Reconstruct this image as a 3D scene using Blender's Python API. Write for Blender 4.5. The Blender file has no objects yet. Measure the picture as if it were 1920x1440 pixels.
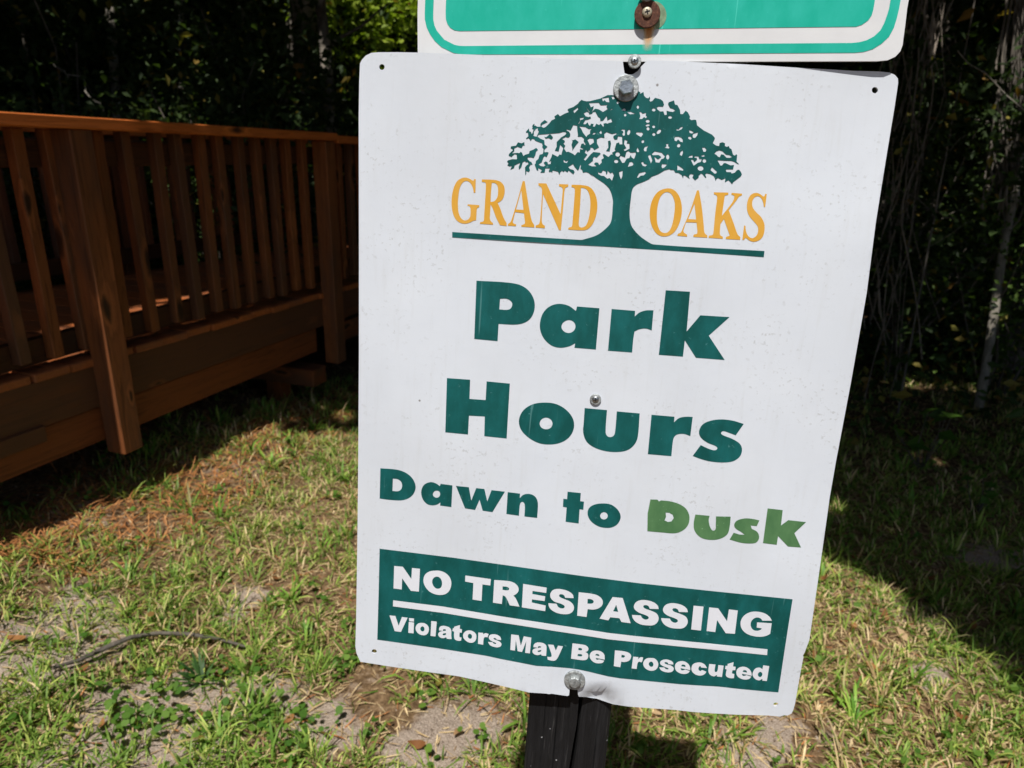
import bpy, bmesh, math, random
import numpy as np
from mathutils import Matrix, Vector
from mathutils.geometry import delaunay_2d_cdt

random.seed(7)
RNG = np.random.default_rng(7)
SC = bpy.context.scene
COL = SC.collection
rad = math.radians

# ------------------------------------------------------------------ camera
EYE = 1.5
F_PX, PCX, PCY = 1276.0, 960.0, 720.0
RM = np.array([[0.999569631, 0.0293351957, 0.0],
               [0.00960664490, -0.327337530, 0.944858642],
               [0.0277176132, -0.944452004, -0.327478467]])      # photo axes (x right, y down, z forward) to world
CAMP = np.array([0.0, 0.0, EYE])
cam_d = bpy.data.cameras.new('camera')
cam = bpy.data.objects.new('camera', cam_d)
COL.objects.link(cam)
m4 = Matrix.Identity(4)
for i in range(3):
    m4[i][0] = RM[i, 0]; m4[i][1] = -RM[i, 1]; m4[i][2] = -RM[i, 2]; m4[i][3] = CAMP[i]
cam.matrix_world = m4
cam_d.sensor_width = 36.0
cam_d.lens = 36.0 * F_PX / 1920.0
cam_d.clip_start = 0.02
cam_d.clip_end = 500.0
cam_d.dof.use_dof = True
cam_d.dof.focus_distance = 0.62
cam_d.dof.aperture_fstop = 10.0
SC.camera = cam

# ------------------------------------------------------------------ sky, sun, exposure
SUN_EL, SUN_HEAD = 64.0, 15.0                # elevation; heading towards which shadows fall, right of straight ahead
SH = np.array([math.sin(rad(SUN_HEAD)), math.cos(rad(SUN_HEAD))])
TO_SUN = np.array([-SH[0] * math.cos(rad(SUN_EL)), -SH[1] * math.cos(rad(SUN_EL)), math.sin(rad(SUN_EL))])
world = bpy.data.worlds.new('World'); SC.world = world; world.use_nodes = True
wn = world.node_tree
bg = wn.nodes['Background']
sky = wn.nodes.new('ShaderNodeTexSky'); sky.sky_type = 'NISHITA'; sky.sun_disc = False
sky.sun_elevation = rad(SUN_EL)
sky.sun_rotation = rad(180.0 + SUN_HEAD)
wn.links.new(sky.outputs[0], bg.inputs[0])
bg.inputs[1].default_value = 0.08
sl = bpy.data.lights.new('sun', 'SUN'); sl.energy = 4.9; sl.angle = rad(0.53); sl.color = (1.0, 0.965, 0.915)
so = bpy.data.objects.new('sun', sl); COL.objects.link(so)
so.rotation_euler = Vector(TO_SUN.tolist()).to_track_quat('Z', 'Y').to_euler()
so.location = (-2, -4, 9)
SC.view_settings.view_transform = 'Standard'
SC.view_settings.look = 'None'
SC.view_settings.exposure = 0.07
SC.view_settings.gamma = 1.0
SC.view_settings.use_curve_mapping = False
SC.render.engine = 'CYCLES'
SC.cycles.max_bounces = 8
SC.cycles.use_denoising = True


def pray(x, y):
    return RM @ np.array([(x - PCX) / F_PX, (y - PCY) / F_PX, 1.0])


def at_dist(x, y, dep):
    return CAMP + pray(x, y) * dep


def on_ground(x, y, z=0.0):
    r = pray(x, y)
    return CAMP + r * ((z - EYE) / r[2])


# ------------------------------------------------------------------ object helpers
def tag(o, label=None, cat=None, group=None, kind=None):
    if label: o['label'] = label
    if cat: o['category'] = cat
    if group: o['group'] = group
    if kind: o['kind'] = kind
    return o


def empty(name, loc=(0, 0, 0), mat=None, **kw):
    o = bpy.data.objects.new(name, None)
    COL.objects.link(o)
    if mat is not None: o.matrix_world = mat
    else: o.location = loc
    o.empty_display_size = 0.05
    return tag(o, **kw)


def np_mesh(name, V, F, smooth=False, col=None):
    """V (n,3); F list of index arrays each (m,k)"""
    me = bpy.data.meshes.new(name)
    V = np.asarray(V, dtype=np.float32)
    if not isinstance(F, list): F = [F]
    F = [np.asarray(f, dtype=np.int32) for f in F if len(f)]
    me.vertices.add(len(V)); me.vertices.foreach_set('co', V.ravel())
    nl = sum(f.size for f in F); npoly = sum(len(f) for f in F)
    me.loops.add(nl); me.polygons.add(npoly)
    me.loops.foreach_set('vertex_index', np.concatenate([f.ravel() for f in F]))
    tot = np.concatenate([np.full(len(f), f.shape[1], np.int32) for f in F])
    st = np.concatenate([[0], np.cumsum(tot)[:-1]]).astype(np.int32)
    me.polygons.foreach_set('loop_start', st)
    me.polygons.foreach_set('loop_total', tot)
    me.polygons.foreach_set('use_smooth', np.full(npoly, bool(smooth)))
    me.update(calc_edges=True)
    me.validate()
    if col is not None:
        ca = me.color_attributes.new('Col', 'FLOAT_COLOR', 'POINT')
        c4 = np.ones((len(V), 4), np.float32); c4[:, :3] = col
        ca.data.foreach_set('color', c4.ravel())
    return me


def obj(name, me, mat=None, parent=None, mw=None, **kw):
    o = bpy.data.objects.new(name, me)
    COL.objects.link(o)
    if mat is not None and len(me.materials) == 0: me.materials.append(mat)
    if parent is not None: o.parent = parent
    if mw is not None: o.matrix_local = mw
    return tag(o, **kw)


# ------------------------------------------------------------------ materials
def new_mat(name):
    m = bpy.data.materials.new(name); m.use_nodes = True
    nt = m.node_tree
    return m, nt, nt.nodes['Principled BSDF']


def N(nt, typ, **kw):
    n = nt.nodes.new(typ)
    for k, v in kw.items():
        if k == 'op': n.operation = v
        elif isinstance(k, str) and k.startswith('i_'):
            n.inputs[k[2:]].default_value = v
        else: setattr(n, k, v)
    return n


def L(nt, a, b): nt.links.new(a, b)


def ramp(nt, fac, stops, interp='LINEAR'):
    r = nt.nodes.new('ShaderNodeValToRGB'); r.color_ramp.interpolation = interp
    els = r.color_ramp.elements
    while len(els) < len(stops): els.new(0.5)
    for e, (p, c) in zip(els, stops):
        e.position = p; e.color = (*c, 1) if len(c) == 3 else c
    L(nt, fac, r.inputs[0])
    return r


def noise(nt, vec, scale, detail=3.0, rough=0.55, dist=0.0):
    n = nt.nodes.new('ShaderNodeTexNoise')
    n.inputs['Scale'].default_value = scale; n.inputs['Detail'].default_value = detail
    n.inputs['Roughness'].default_value = rough; n.inputs['Distortion'].default_value = dist
    if vec is not None: L(nt, vec, n.inputs['Vector'])
    return n


def mixc(nt, fac, a, b, blend='MIX'):
    n = nt.nodes.new('ShaderNodeMix'); n.data_type = 'RGBA'; n.blend_type = blend
    for sock, v in ((n.inputs[0], fac), (n.inputs[6], a), (n.inputs[7], b)):
        if isinstance(v, (int, float)): sock.default_value = v
        elif isinstance(v, tuple): sock.default_value = (*v, 1) if len(v) == 3 else v
        else: L(nt, v, sock)
    return n.outputs[2]


def mth(nt, op, a, b=None, clamp=False):
    n = nt.nodes.new('ShaderNodeMath'); n.operation = op; n.use_clamp = clamp
    for i, v in enumerate((a, b)):
        if v is None: continue
        if isinstance(v, (int, float)): n.inputs[i].default_value = v
        else: L(nt, v, n.inputs[i])
    return n.outputs[0]


def bump(nt, bsdf, h, strength, dist=0.01):
    b = nt.nodes.new('ShaderNodeBump'); b.inputs['Strength'].default_value = strength
    b.inputs['Distance'].default_value = dist
    L(nt, h, b.inputs['Height']); L(nt, b.outputs[0], bsdf.inputs['Normal'])


def objco(nt): return nt.nodes.new('ShaderNodeTexCoord').outputs['Object']


def mapping(nt, vec, scale=(1, 1, 1), rot=(0, 0, 0), loc=None):
    mp = nt.nodes.new('ShaderNodeMapping'); L(nt, vec, mp.inputs[0])
    mp.inputs['Scale'].default_value = scale; mp.inputs['Rotation'].default_value = rot
    if loc is not None:
        if isinstance(loc, tuple): mp.inputs['Location'].default_value = loc
        else: L(nt, loc, mp.inputs['Location'])
    return mp.outputs[0]


def mat_white():
    m, nt, b = new_mat('aged_white_enamel')
    co = objco(nt)
    n1 = noise(nt, co, 9, 4); c = ramp(nt, n1.outputs[0], [(0.3, (0.635, 0.675, 0.735)), (0.7, (0.685, 0.725, 0.78))]).outputs[0]
    # faint grey grime flecks gathered in loose patches
    n2 = noise(nt, co, 240, 2, 0.6); n3 = noise(nt, co, 14, 3, 0.6)
    sp = mth(nt, 'MULTIPLY', ramp(nt, n2.outputs[0], [(0.60, (0, 0, 0)), (0.70, (1, 1, 1))]).outputs[0],
             ramp(nt, n3.outputs[0], [(0.44, (0, 0, 0)), (0.62, (1, 1, 1))]).outputs[0])
    c = mixc(nt, mth(nt, 'MULTIPLY', sp, 0.42), c, (0.36, 0.36, 0.35))
    nb = noise(nt, mapping(nt, co, (3, 1.6, 1)), 2.4, 5, 0.6)
    c = mixc(nt, mth(nt, 'MULTIPLY', ramp(nt, nb.outputs[0], [(0.42, (0, 0, 0)), (0.72, (1, 1, 1))]).outputs[0], 0.22), c, (0.50, 0.50, 0.49))
    n4 = noise(nt, mapping(nt, co, (60, 5, 1)), 3, 3)
    c = mixc(nt, mth(nt, 'MULTIPLY', ramp(nt, n4.outputs[0], [(0.55, (0, 0, 0)), (0.75, (1, 1, 1))]).outputs[0], 0.12), c, (0.45, 0.45, 0.42))
    v = nt.nodes.new('ShaderNodeTexVoronoi'); v.inputs['Scale'].default_value = 26; L(nt, co, v.inputs['Vector'])
    dots = ramp(nt, v.outputs['Distance'], [(0.02, (1, 1, 1)), (0.035, (0, 0, 0))]).outputs[0]
    rn = N(nt, 'ShaderNodeSeparateColor'); L(nt, v.outputs['Color'], rn.inputs[0])
    dots = mth(nt, 'MULTIPLY', dots, mth(nt, 'GREATER_THAN', rn.outputs[0], 0.72))
    c = mixc(nt, mth(nt, 'MULTIPLY', dots, 0.8), c, (0.16, 0.14, 0.12))
    L(nt, c, b.inputs['Base Color'])
    b.inputs['Roughness'].default_value = 0.6
    b.inputs['Specular IOR Level'].default_value = 0.25
    n5 = noise(nt, co, 120, 3)
    bump(nt, b, n5.outputs[0], 0.12, 0.001)
    return m


def mat_vinyl(name, base, faded, scr=0.35, rough=0.4):
    m, nt, b = new_mat(name)
    co = objco(nt)
    n1 = noise(nt, mapping(nt, co, (1, 0.45, 1), (0, 0, 0.2)), 38, 5, 0.65)
    c = mixc(nt, ramp(nt, n1.outputs[0], [(0.38, (0, 0, 0)), (0.72, (1, 1, 1))]).outputs[0], base, faded)
    n2 = noise(nt, co, 190, 3, 0.7)
    w = ramp(nt, n2.outputs[0], [(0.66, (0, 0, 0)), (0.74, (1, 1, 1))]).outputs[0]
    c = mixc(nt, mth(nt, 'MULTIPLY', w, scr), c, tuple(min(1, x * 1.6 + 0.10) for x in faded))
    n3 = noise(nt, mapping(nt, co, (170, 7, 1), (0, 0, -0.25)), 1.0, 2, 0.5)
    w3 = ramp(nt, n3.outputs[0], [(0.70, (0, 0, 0)), (0.74, (1, 1, 1))]).outputs[0]
    c = mixc(nt, mth(nt, 'MULTIPLY', w3, 0.42), c, tuple(min(1, x * 1.5 + 0.12) for x in faded))
    L(nt, c, b.inputs['Base Color'])
    b.inputs['Roughness'].default_value = rough
    b.inputs['Specular IOR Level'].default_value = 0.22
    return m


def mat_plain(name, col, rough=0.5, metal=0.0, nscale=80, var=0.15, bstr=0.15):
    m, nt, b = new_mat(name)
    co = objco(nt)
    n1 = noise(nt, co, nscale, 4)
    lo = tuple(max(0, x * (1 - var)) for x in col); hi = tuple(min(1, x * (1 + var)) for x in col)
    L(nt, ramp(nt, n1.outputs[0], [(0.3, lo), (0.7, hi)]).outputs[0], b.inputs['Base Color'])
    b.inputs['Roughness'].default_value = rough; b.inputs['Metallic'].default_value = metal
    if bstr: bump(nt, b, n1.outputs[0], bstr, 0.002)
    return m


def mat_rust():
    m, nt, b = new_mat('rusted_steel')
    co = objco(nt)
    n1 = noise(nt, co, 420, 5, 0.7)
    L(nt, ramp(nt, n1.outputs[0], [(0.3, (0.035, 0.012, 0.007)), (0.55, (0.10, 0.035, 0.018)), (0.75, (0.20, 0.085, 0.045))]).outputs[0], b.inputs['Base Color'])
    b.inputs['Roughness'].default_value = 0.85
    bump(nt, b, n1.outputs[0], 0.5, 0.001)
    return m


def mat_wood(name, ca, cb, cg, knot=(0.03, 0.014, 0.006)):
    """stained softwood; the long axis of every board is its local X"""
    m, nt, b = new_mat(name)
    co = objco(nt)
    oi = nt.nodes.new('ShaderNodeObjectInfo')
    off = N(nt, 'ShaderNodeVectorMath'); off.operation = 'SCALE'
    cx = N(nt, 'ShaderNodeCombineXYZ')
    for i in range(3): L(nt, oi.outputs['Random'], cx.inputs[i])
    L(nt, cx.outputs[0], off.inputs[0]); off.inputs['Scale'].default_value = 37.0
    # knots push the grain aside
    pk = mapping(nt, co, (3.4, 10, 10), loc=off.outputs[0])
    wob = noise(nt, pk, 2.6, 3, 0.6)
    va = N(nt, 'ShaderNodeVectorMath'); va.operation = 'MULTIPLY_ADD'
    L(nt, wob.outputs['Color'], va.inputs[0]); va.inputs[1].default_value = (0.30, 0.30, 0.30); L(nt, pk, va.inputs[2])
    v = nt.nodes.new('ShaderNodeTexVoronoi'); v.inputs['Scale'].default_value = 1.0; L(nt, va.outputs[0], v.inputs['Vector'])
    vr = N(nt, 'ShaderNodeSeparateColor'); L(nt, v.outputs['Color'], vr.inputs[0])
    # only some places carry a knot, and no two are of one size
    kd = mth(nt, 'ADD', mth(nt, 'MULTIPLY', v.outputs['Distance'], mth(nt, 'ADD', 0.75, mth(nt, 'MULTIPLY', vr.outputs[1], 1.1))), mth(nt, 'MULTIPLY', mth(nt, 'GREATER_THAN', vr.outputs[0], 0.45), 0.5))
    kn = ramp(nt, kd, [(0.11, (1, 1, 1)), (0.22, (0, 0, 0))]).outputs[0]
    ring = ramp(nt, kd, [(0.0, (1, 1, 1)), (0.45, (0, 0, 0))]).outputs[0]
    pg = mapping(nt, co, (1.6, 34, 34), loc=off.outputs[0])
    g = noise(nt, pg, 1.4, 5, 0.62, 0.7)
    gg = mth(nt, 'ADD', g.outputs[0], mth(nt, 'MULTIPLY', ring, 0.35))
    wv = mth(nt, 'FRACT', mth(nt, 'MULTIPLY', gg, 5.0))
    c = ramp(nt, g.outputs[0], [(0.32, ca), (0.52, cb), (0.72, ca)]).outputs[0]
    c = mixc(nt, mth(nt, 'MULTIPLY', wv, 0.55), c, tuple(x * 0.35 for x in ca))
    # weathering to grey in patches, differing from board to board
    pw = mapping(nt, co, (1.3, 5, 5), loc=off.outputs[0])
    nw = noise(nt, pw, 1.6, 4)
    wfac = mth(nt, 'ADD', nw.outputs[0], mth(nt, 'MULTIPLY', mth(nt, 'SUBTRACT', oi.outputs['Random'], 0.5), 0.45))
    c = mixc(nt, mth(nt, 'MULTIPLY', ramp(nt, wfac, [(0.42, (0, 0, 0)), (0.68, (1, 1, 1))]).outputs[0], 0.75), c, cg)
    c = mixc(nt, mth(nt, 'MULTIPLY', ramp(nt, kd, [(0.12, (0, 0, 0)), (0.20, (1, 1, 1)), (0.34, (0, 0, 0))]).outputs[0], 0.28), c, tuple(min(1, x * 1.7) for x in cb))
    c = mixc(nt, mth(nt, 'MULTIPLY', kn, 0.95), c, knot)
    L(nt, c, b.inputs['Base Color'])
    b.inputs['Roughness'].default_value = 0.62
    b.inputs['Specular IOR Level'].default_value = 0.25
    fine = noise(nt, mapping(nt, co, (6, 160, 160), loc=off.outputs[0]), 1.0, 3)
    bump(nt, b, mth(nt, 'ADD', fine.outputs[0], mth(nt, 'MULTIPLY', wv, 0.5)), 0.35, 0.002)
    return m


def mat_post():
    m, nt, b = new_mat('black_painted_timber')
    co = objco(nt)
    g = noise(nt, mapping(nt, co, (70, 3, 70)), 1.5, 5, 0.65)
    c = ramp(nt, g.outputs[0], [(0.30, (0.005, 0.005, 0.0055)), (0.55, (0.010, 0.010, 0.011)), (0.78, (0.030, 0.030, 0.032))]).outputs[0]
    g2 = noise(nt, mapping(nt, co, (260, 9, 260)), 1.0, 4, 0.7)
    c = mixc(nt, mth(nt, 'MULTIPLY', ramp(nt, g2.outputs[0], [(0.60, (0, 0, 0)), (0.74, (1, 1, 1))]).outputs[0], 0.55), c, (0.12, 0.115, 0.11))
    v = nt.nodes.new('ShaderNodeTexVoronoi'); v.inputs['Scale'].default_value = 110; L(nt, co, v.inputs['Vector'])
    rn = N(nt, 'ShaderNodeSeparateColor'); L(nt, v.outputs['Color'], rn.inputs[0])
    dots = mth(nt, 'MULTIPLY', ramp(nt, v.outputs['Distance'], [(0.07, (1, 1, 1)), (0.12, (0, 0, 0))]).outputs[0],
               mth(nt, 'GREATER_THAN', rn.outputs[0], 0.78))
    c = mixc(nt, mth(nt, 'MULTIPLY', dots, 0.8), c, (0.45, 0.45, 0.46))
    L(nt, c, b.inputs['Base Color'])
    b.inputs['Roughness'].default_value = 0.68
    b.inputs['Specular IOR Level'].default_value = 0.3
    bump(nt, b, mth(nt, 'ADD', g.outputs[0], g2.outputs[0]), 0.9, 0.004)
    return m


def mat_leafy(name, trans=0.35, rough=0.5, spec=0.3):
    """colour of each leaf or blade from its own attribute; thin, so light comes through"""
    m, nt, b = new_mat(name)
    at = N(nt, 'ShaderNodeAttribute'); at.attribute_name = 'Col'
    L(nt, at.outputs[0], b.inputs['Base Color'])
    b.inputs['Roughness'].default_value = rough; b.inputs['Specular IOR Level'].default_value = spec
    tr = N(nt, 'ShaderNodeBsdfTranslucent')
    tc = mixc(nt, 1.0, at.outputs[0], (1.25, 1.35, 0.55), 'MULTIPLY'); L(nt, tc, tr.inputs[0])
    mx = N(nt, 'ShaderNodeMixShader'); mx.inputs[0].default_value = trans
    L(nt, b.outputs[0], mx.inputs[1]); L(nt, tr.outputs[0], mx.inputs[2])
    L(nt, mx.outputs[0], nt.nodes['Material Output'].inputs[0])
    return m


def mat_bark(name, a, c2):
    m, nt, b = new_mat(name)
    co = objco(nt)
    g = noise(nt, mapping(nt, co, (22, 22, 4)), 1.0, 6, 0.65)
    n2 = noise(nt, co, 3.0, 3)
    c = ramp(nt, g.outputs[0], [(0.3, a), (0.7, c2)]).outputs[0]
    c = mixc(nt, ramp(nt, n2.outputs[0], [(0.5, (0, 0, 0)), (0.65, (1, 1, 1))]).outputs[0], c, tuple(x * 1.5 for x in c2))
    L(nt, c, b.inputs['Base Color']); b.inputs['Roughness'].default_value = 0.9
    bump(nt, b, g.outputs[0], 0.8, 0.02)
    return m


def mat_ground():
    m, nt, b = new_mat('sandy_soil')
    co = objco(nt)
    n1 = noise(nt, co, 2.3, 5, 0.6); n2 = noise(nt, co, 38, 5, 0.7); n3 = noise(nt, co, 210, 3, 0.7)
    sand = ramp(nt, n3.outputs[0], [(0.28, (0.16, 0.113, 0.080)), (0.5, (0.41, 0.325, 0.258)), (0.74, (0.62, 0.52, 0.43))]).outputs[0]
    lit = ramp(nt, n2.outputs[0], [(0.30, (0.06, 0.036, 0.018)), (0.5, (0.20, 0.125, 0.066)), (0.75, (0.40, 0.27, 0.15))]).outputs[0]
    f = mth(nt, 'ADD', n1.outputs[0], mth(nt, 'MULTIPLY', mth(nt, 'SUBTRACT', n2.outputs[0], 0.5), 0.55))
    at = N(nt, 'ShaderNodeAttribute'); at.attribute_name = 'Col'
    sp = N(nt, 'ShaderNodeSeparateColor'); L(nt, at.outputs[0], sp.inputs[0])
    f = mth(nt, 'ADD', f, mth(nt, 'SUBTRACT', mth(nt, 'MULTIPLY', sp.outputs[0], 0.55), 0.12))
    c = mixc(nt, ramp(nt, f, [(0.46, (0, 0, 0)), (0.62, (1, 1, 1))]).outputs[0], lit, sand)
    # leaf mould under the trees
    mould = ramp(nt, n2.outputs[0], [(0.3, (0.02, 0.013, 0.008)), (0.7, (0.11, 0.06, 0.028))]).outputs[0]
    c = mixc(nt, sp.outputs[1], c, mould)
    L(nt, c, b.inputs['Base Color']); b.inputs['Roughness'].default_value = 0.95
    b.inputs['Specular IOR Level'].default_value = 0.1
    h = mth(nt, 'ADD', mth(nt, 'MULTIPLY', n2.outputs[0], 1.0), mth(nt, 'MULTIPLY', n3.outputs[0], 0.35))
    bump(nt, b, h, 0.9, 0.02)
    return m


M_WHITE = mat_white()
M_GREEN = mat_vinyl('dark_green_vinyl', (0.003, 0.072, 0.066), (0.008, 0.125, 0.124), 0.5, 0.55)
M_DUSK = mat_vinyl('faded_leaf_green_vinyl', (0.068, 0.170, 0.070), (0.11, 0.235, 0.10), 0.75)
M_GOLD = mat_vinyl('gold_vinyl', (0.68, 0.345, 0.035), (0.72, 0.40, 0.08), 0.1)
M_PRINT = mat_plain('white_vinyl', (0.72, 0.74, 0.79), 0.42, 0, 30, 0.03, 0)
M_TEAL = mat_vinyl('sun_bleached_teal_vinyl', (0.014, 0.42, 0.305), (0.035, 0.49, 0.385), 0.12, 0.35)
M_ZINC = mat_plain('zinc_plated_steel', (0.42, 0.44, 0.45), 0.38, 1.0, 300, 0.25, 0.2)
M_GALV = mat_plain('dull_galvanised_steel', (0.36, 0.38, 0.38), 0.62, 0.6, 260, 0.45, 0.5)
M_CREAM = mat_plain('cream_painted_screw', (0.52, 0.45, 0.33), 0.45, 0.3, 200, 0.2, 0.1)
M_OLIVE = mat_plain('faded_washer_print', (0.20, 0.30, 0.17), 0.6, 0, 200, 0.3, 0)
M_RUST = mat_rust()
M_DARK = mat_plain('screw_recess', (0.012, 0.012, 0.012), 0.8, 0, 50, 0.2, 0)
M_POST = mat_post()
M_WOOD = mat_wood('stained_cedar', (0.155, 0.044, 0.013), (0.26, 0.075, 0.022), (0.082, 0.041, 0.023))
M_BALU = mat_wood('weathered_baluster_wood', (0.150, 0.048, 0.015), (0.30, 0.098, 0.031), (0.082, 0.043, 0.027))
M_RAIL = mat_wood('shade_dark_rail', (0.060, 0.022, 0.009), (0.095, 0.034, 0.012), (0.04, 0.024, 0.015))  # darker copy of the railing wood; shade inside the railing put into its colour
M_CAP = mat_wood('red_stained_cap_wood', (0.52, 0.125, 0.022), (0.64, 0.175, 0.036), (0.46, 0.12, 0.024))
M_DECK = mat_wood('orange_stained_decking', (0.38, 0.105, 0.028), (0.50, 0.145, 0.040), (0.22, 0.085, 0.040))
M_LEAF = mat_leafy('leaf', 0.38, 0.55, 0.2)
M_GRASS = mat_leafy('grass_blade', 0.30, 0.5, 0.25)
M_DRY = mat_leafy('dry_leaf', 0.12, 0.7, 0.15)
M_BARK = mat_bark('grey_bark', (0.05, 0.042, 0.034), (0.17, 0.145, 0.115))
M_BARK2 = mat_bark('pale_bark', (0.11, 0.095, 0.075), (0.30, 0.27, 0.22))
M_VINE = mat_bark('dry_vine', (0.08, 0.064, 0.050), (0.20, 0.165, 0.13))
M_SOIL = mat_ground()

# ------------------------------------------------------------------ traced print: contour tools
CROPS = {'A': (830, 320, 6.4), 'B': (1170, 320, 6.6207), 'C': (870, 500, 3.6226), 'D': (820, 690, 3.2),
         'E': (700, 870, 6.0), 'F': (1040, 910, 4.0), 'G': (720, 1050, 8.0), 'H': (940, 1080, 7.3846),
         'I': (1190, 1110, 7.1111), 'J': (720, 1140, 8.3478), 'K': (940, 1170, 9.1429), 'L': (1140, 1200, 6.0),
         'M': (930, 150, 3.9184), 'e1': (940, 170, 16), 'e2': (1050, 170, 16), 'e3': (1160, 170, 16), 'e4': (1280, 170, 16),
         'e5': (940, 255, 16), 'e6': (1050, 255, 16), 'e7': (1160, 255, 16), 'e8': (1280, 255, 16), 'P': (0, 0, 1)}


def parse(s, crop='P', shift=(0, 0)):
    """'x,y' is a corner, 'x,y~' a point of a smooth curve, '@k' changes the measuring grid"""
    pts, sm = [], []
    for t in s.split():
        if t[0] == '@': crop = t[1:]; continue
        q = t.endswith('~'); x, y = t.rstrip('~').split(',')
        ox, oy, k = CROPS[crop]
        pts.append((ox + (float(x) + shift[0]) / k, oy + (float(y) + shift[1]) / k)); sm.append(q)
    P = np.array(pts); n = len(P)
    T = np.zeros_like(P)
    for i in range(n):
        if sm[i]: T[i] = (P[(i + 1) % n] - P[i - 1])
    out = []
    for i in range(n):
        j = (i + 1) % n
        out.append(P[i])
        if sm[i] or sm[j]:
            ch = P[j] - P[i]; ln = np.linalg.norm(ch) + 1e-9
            ta = T[i] / (np.linalg.norm(T[i]) + 1e-9) * ln if sm[i] else ch
            tb = T[j] / (np.linalg.norm(T[j]) + 1e-9) * ln if sm[j] else ch
            for u in (0.2, 0.4, 0.6, 0.8):
                h00 = 2*u**3 - 3*u*u + 1; h10 = u**3 - 2*u*u + u; h01 = -2*u**3 + 3*u*u; h11 = u**3 - u*u
                out.append(h00 * P[i] + h10 * ta + h01 * P[j] + h11 * tb)
    return np.array(out)


def ell(crop, cx, cy, rx, ry, deg=0, n=10):
    ox, oy, k = CROPS[crop]
    t = np.linspace(0, 2 * math.pi, n, endpoint=False); c, s = math.cos(rad(deg)), math.sin(rad(deg))
    x = rx * np.cos(t); y = ry * np.sin(t)
    return np.stack([ox + (cx + x * c - y * s) / k, oy + (cy + x * s + y * c) / k], 1)


def inside(pts, contours):
    res = np.zeros(len(pts), int)
    x, y = pts[:, 0], pts[:, 1]
    for C in contours:
        x1, y1 = C[:, 0], C[:, 1]; x2, y2 = np.roll(x1, -1), np.roll(y1, -1)
        for a, b, c, d in zip(x1, y1, x2, y2):
            if b == d: continue
            hit = ((b > y) != (d > y)) & (x < (c - a) * (y - b) / (d - b) + a)
            res += hit
    return (res % 2) == 1


def fill(contours, grid=None):
    """triangulate even-odd contours, optionally with inner grid points"""
    vs, es = [], []
    for C in contours:
        s = len(vs); n = len(C)
        vs += [Vector(p) for p in C.tolist()]
        es += [(s + i, s + (i + 1) % n) for i in range(n)]
    if grid is not None and len(grid):
        g = grid[inside(grid, contours)]
        vs += [Vector(p) for p in g.tolist()]
    ov, oe, of, *_ = delaunay_2d_cdt(vs, es, [], 0, 1e-7)
    V = np.array([tuple(v) for v in ov]); Fq = np.array([tuple(f) for f in of])
    cen = V[Fq].mean(1)
    return V, Fq[inside(cen, contours)]


# ------------------------------------------------------------------ the sign plane
SW, SHH = 0.4572, 0.6096
E1 = np.array([0.99506895, -0.0961782, -0.02423899])
E2 = np.array([-0.03455186, -0.10705488, -0.99365257])
NF = np.array([-0.09297282, -0.98959032, 0.10985012])
SO = np.array([-0.14279119, 0.66210571, 0.07397652 + EYE])


def sstep(t): t = np.clip(t, 0, 1); return t * t * (3 - 2 * t)


def warp(a, b):
    """how far the bent sheet stands proud of its flat plane, metres"""
    u, v = a / SW, b / SHH
    w = 0.0045 * 4 * u * (1 - u) * np.clip(v, 0, 1) ** 1.5
    w = w - 0.0065 * sstep((u - 0.58) / 0.44) * sstep(1 - v / 0.24)
    w = w - 0.004 * sstep((u - 0.8) / 0.2) * sstep((v - 0.75) / 0.25)
    low = -sstep((v - 0.984) / 0.034)
    w = w + 0.0155 * np.exp(-((u - 0.582) / 0.036) ** 2) * low
    w = w - 0.0015 * np.exp(-((u - 0.520) / 0.035) ** 2 - ((v - 0.985) / 0.035) ** 2)
    w = w + 0.0005 * np.sin(u * 9 + v * 4) + 0.0004 * np.sin(u * 5 - v * 11)
    return w


def px_to_ab(P, off=0.0, bent=True):
    P = np.atleast_2d(np.asarray(P, float))
    r = (RM @ np.stack([(P[:, 0] - PCX) / F_PX, (P[:, 1] - PCY) / F_PX, np.ones(len(P))])).T
    w = np.zeros(len(P)) + off
    for _ in range(8):
        q = SO - CAMP
        k = (q @ NF + w) / (r @ NF)
        p = r * k[:, None] - q
        a, b = p @ E1, p @ E2
        w = (warp(a, b) if bent else 0) + off
    return a, b


def frame(origin):
    M = Matrix.Identity(4)
    for i in range(3):
        M[i][0] = E1[i]; M[i][1] = -E2[i]; M[i][2] = NF[i]; M[i][3] = origin[i]
    return M


A0, B0 = SW / 2, SHH                                   # local origin: middle of the bottom edge
SIGN_M = frame(SO + E1 * A0 + E2 * B0)
sign = empty('park_sign', mat=SIGN_M, label='white metal park hours sign with a green oak emblem, bolted to the black post', cat='sign')


def local(a, b, off, bent=True):
    w = warp(a, b) if bent else 0 * a
    return np.stack([a - A0, B0 - b, w + off], 1)


def decal(name, contours, mat, off, parent, label=None, grid_px=None, bent=True, boff=0.0):
    grid = None
    if grid_px:
        al = np.concatenate(contours); lo, hi = al.min(0), al.max(0)
        gx, gy = np.meshgrid(np.arange(lo[0], hi[0], grid_px), np.arange(lo[1], hi[1], grid_px))
        grid = np.stack([gx.ravel(), gy.ravel()], 1)
    V, Fq = fill(contours, grid)
    a, b = px_to_ab(V, boff, bent)
    me = np_mesh(name, local(a, b, off, bent), Fq[:, ::-1], smooth=False)
    # every face must look towards the viewer
    if len(me.polygons) and sum(p.normal.z * p.area for p in me.polygons) < 0: me.flip_normals()
    return obj(name, me, mat, parent, label=label)


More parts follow.
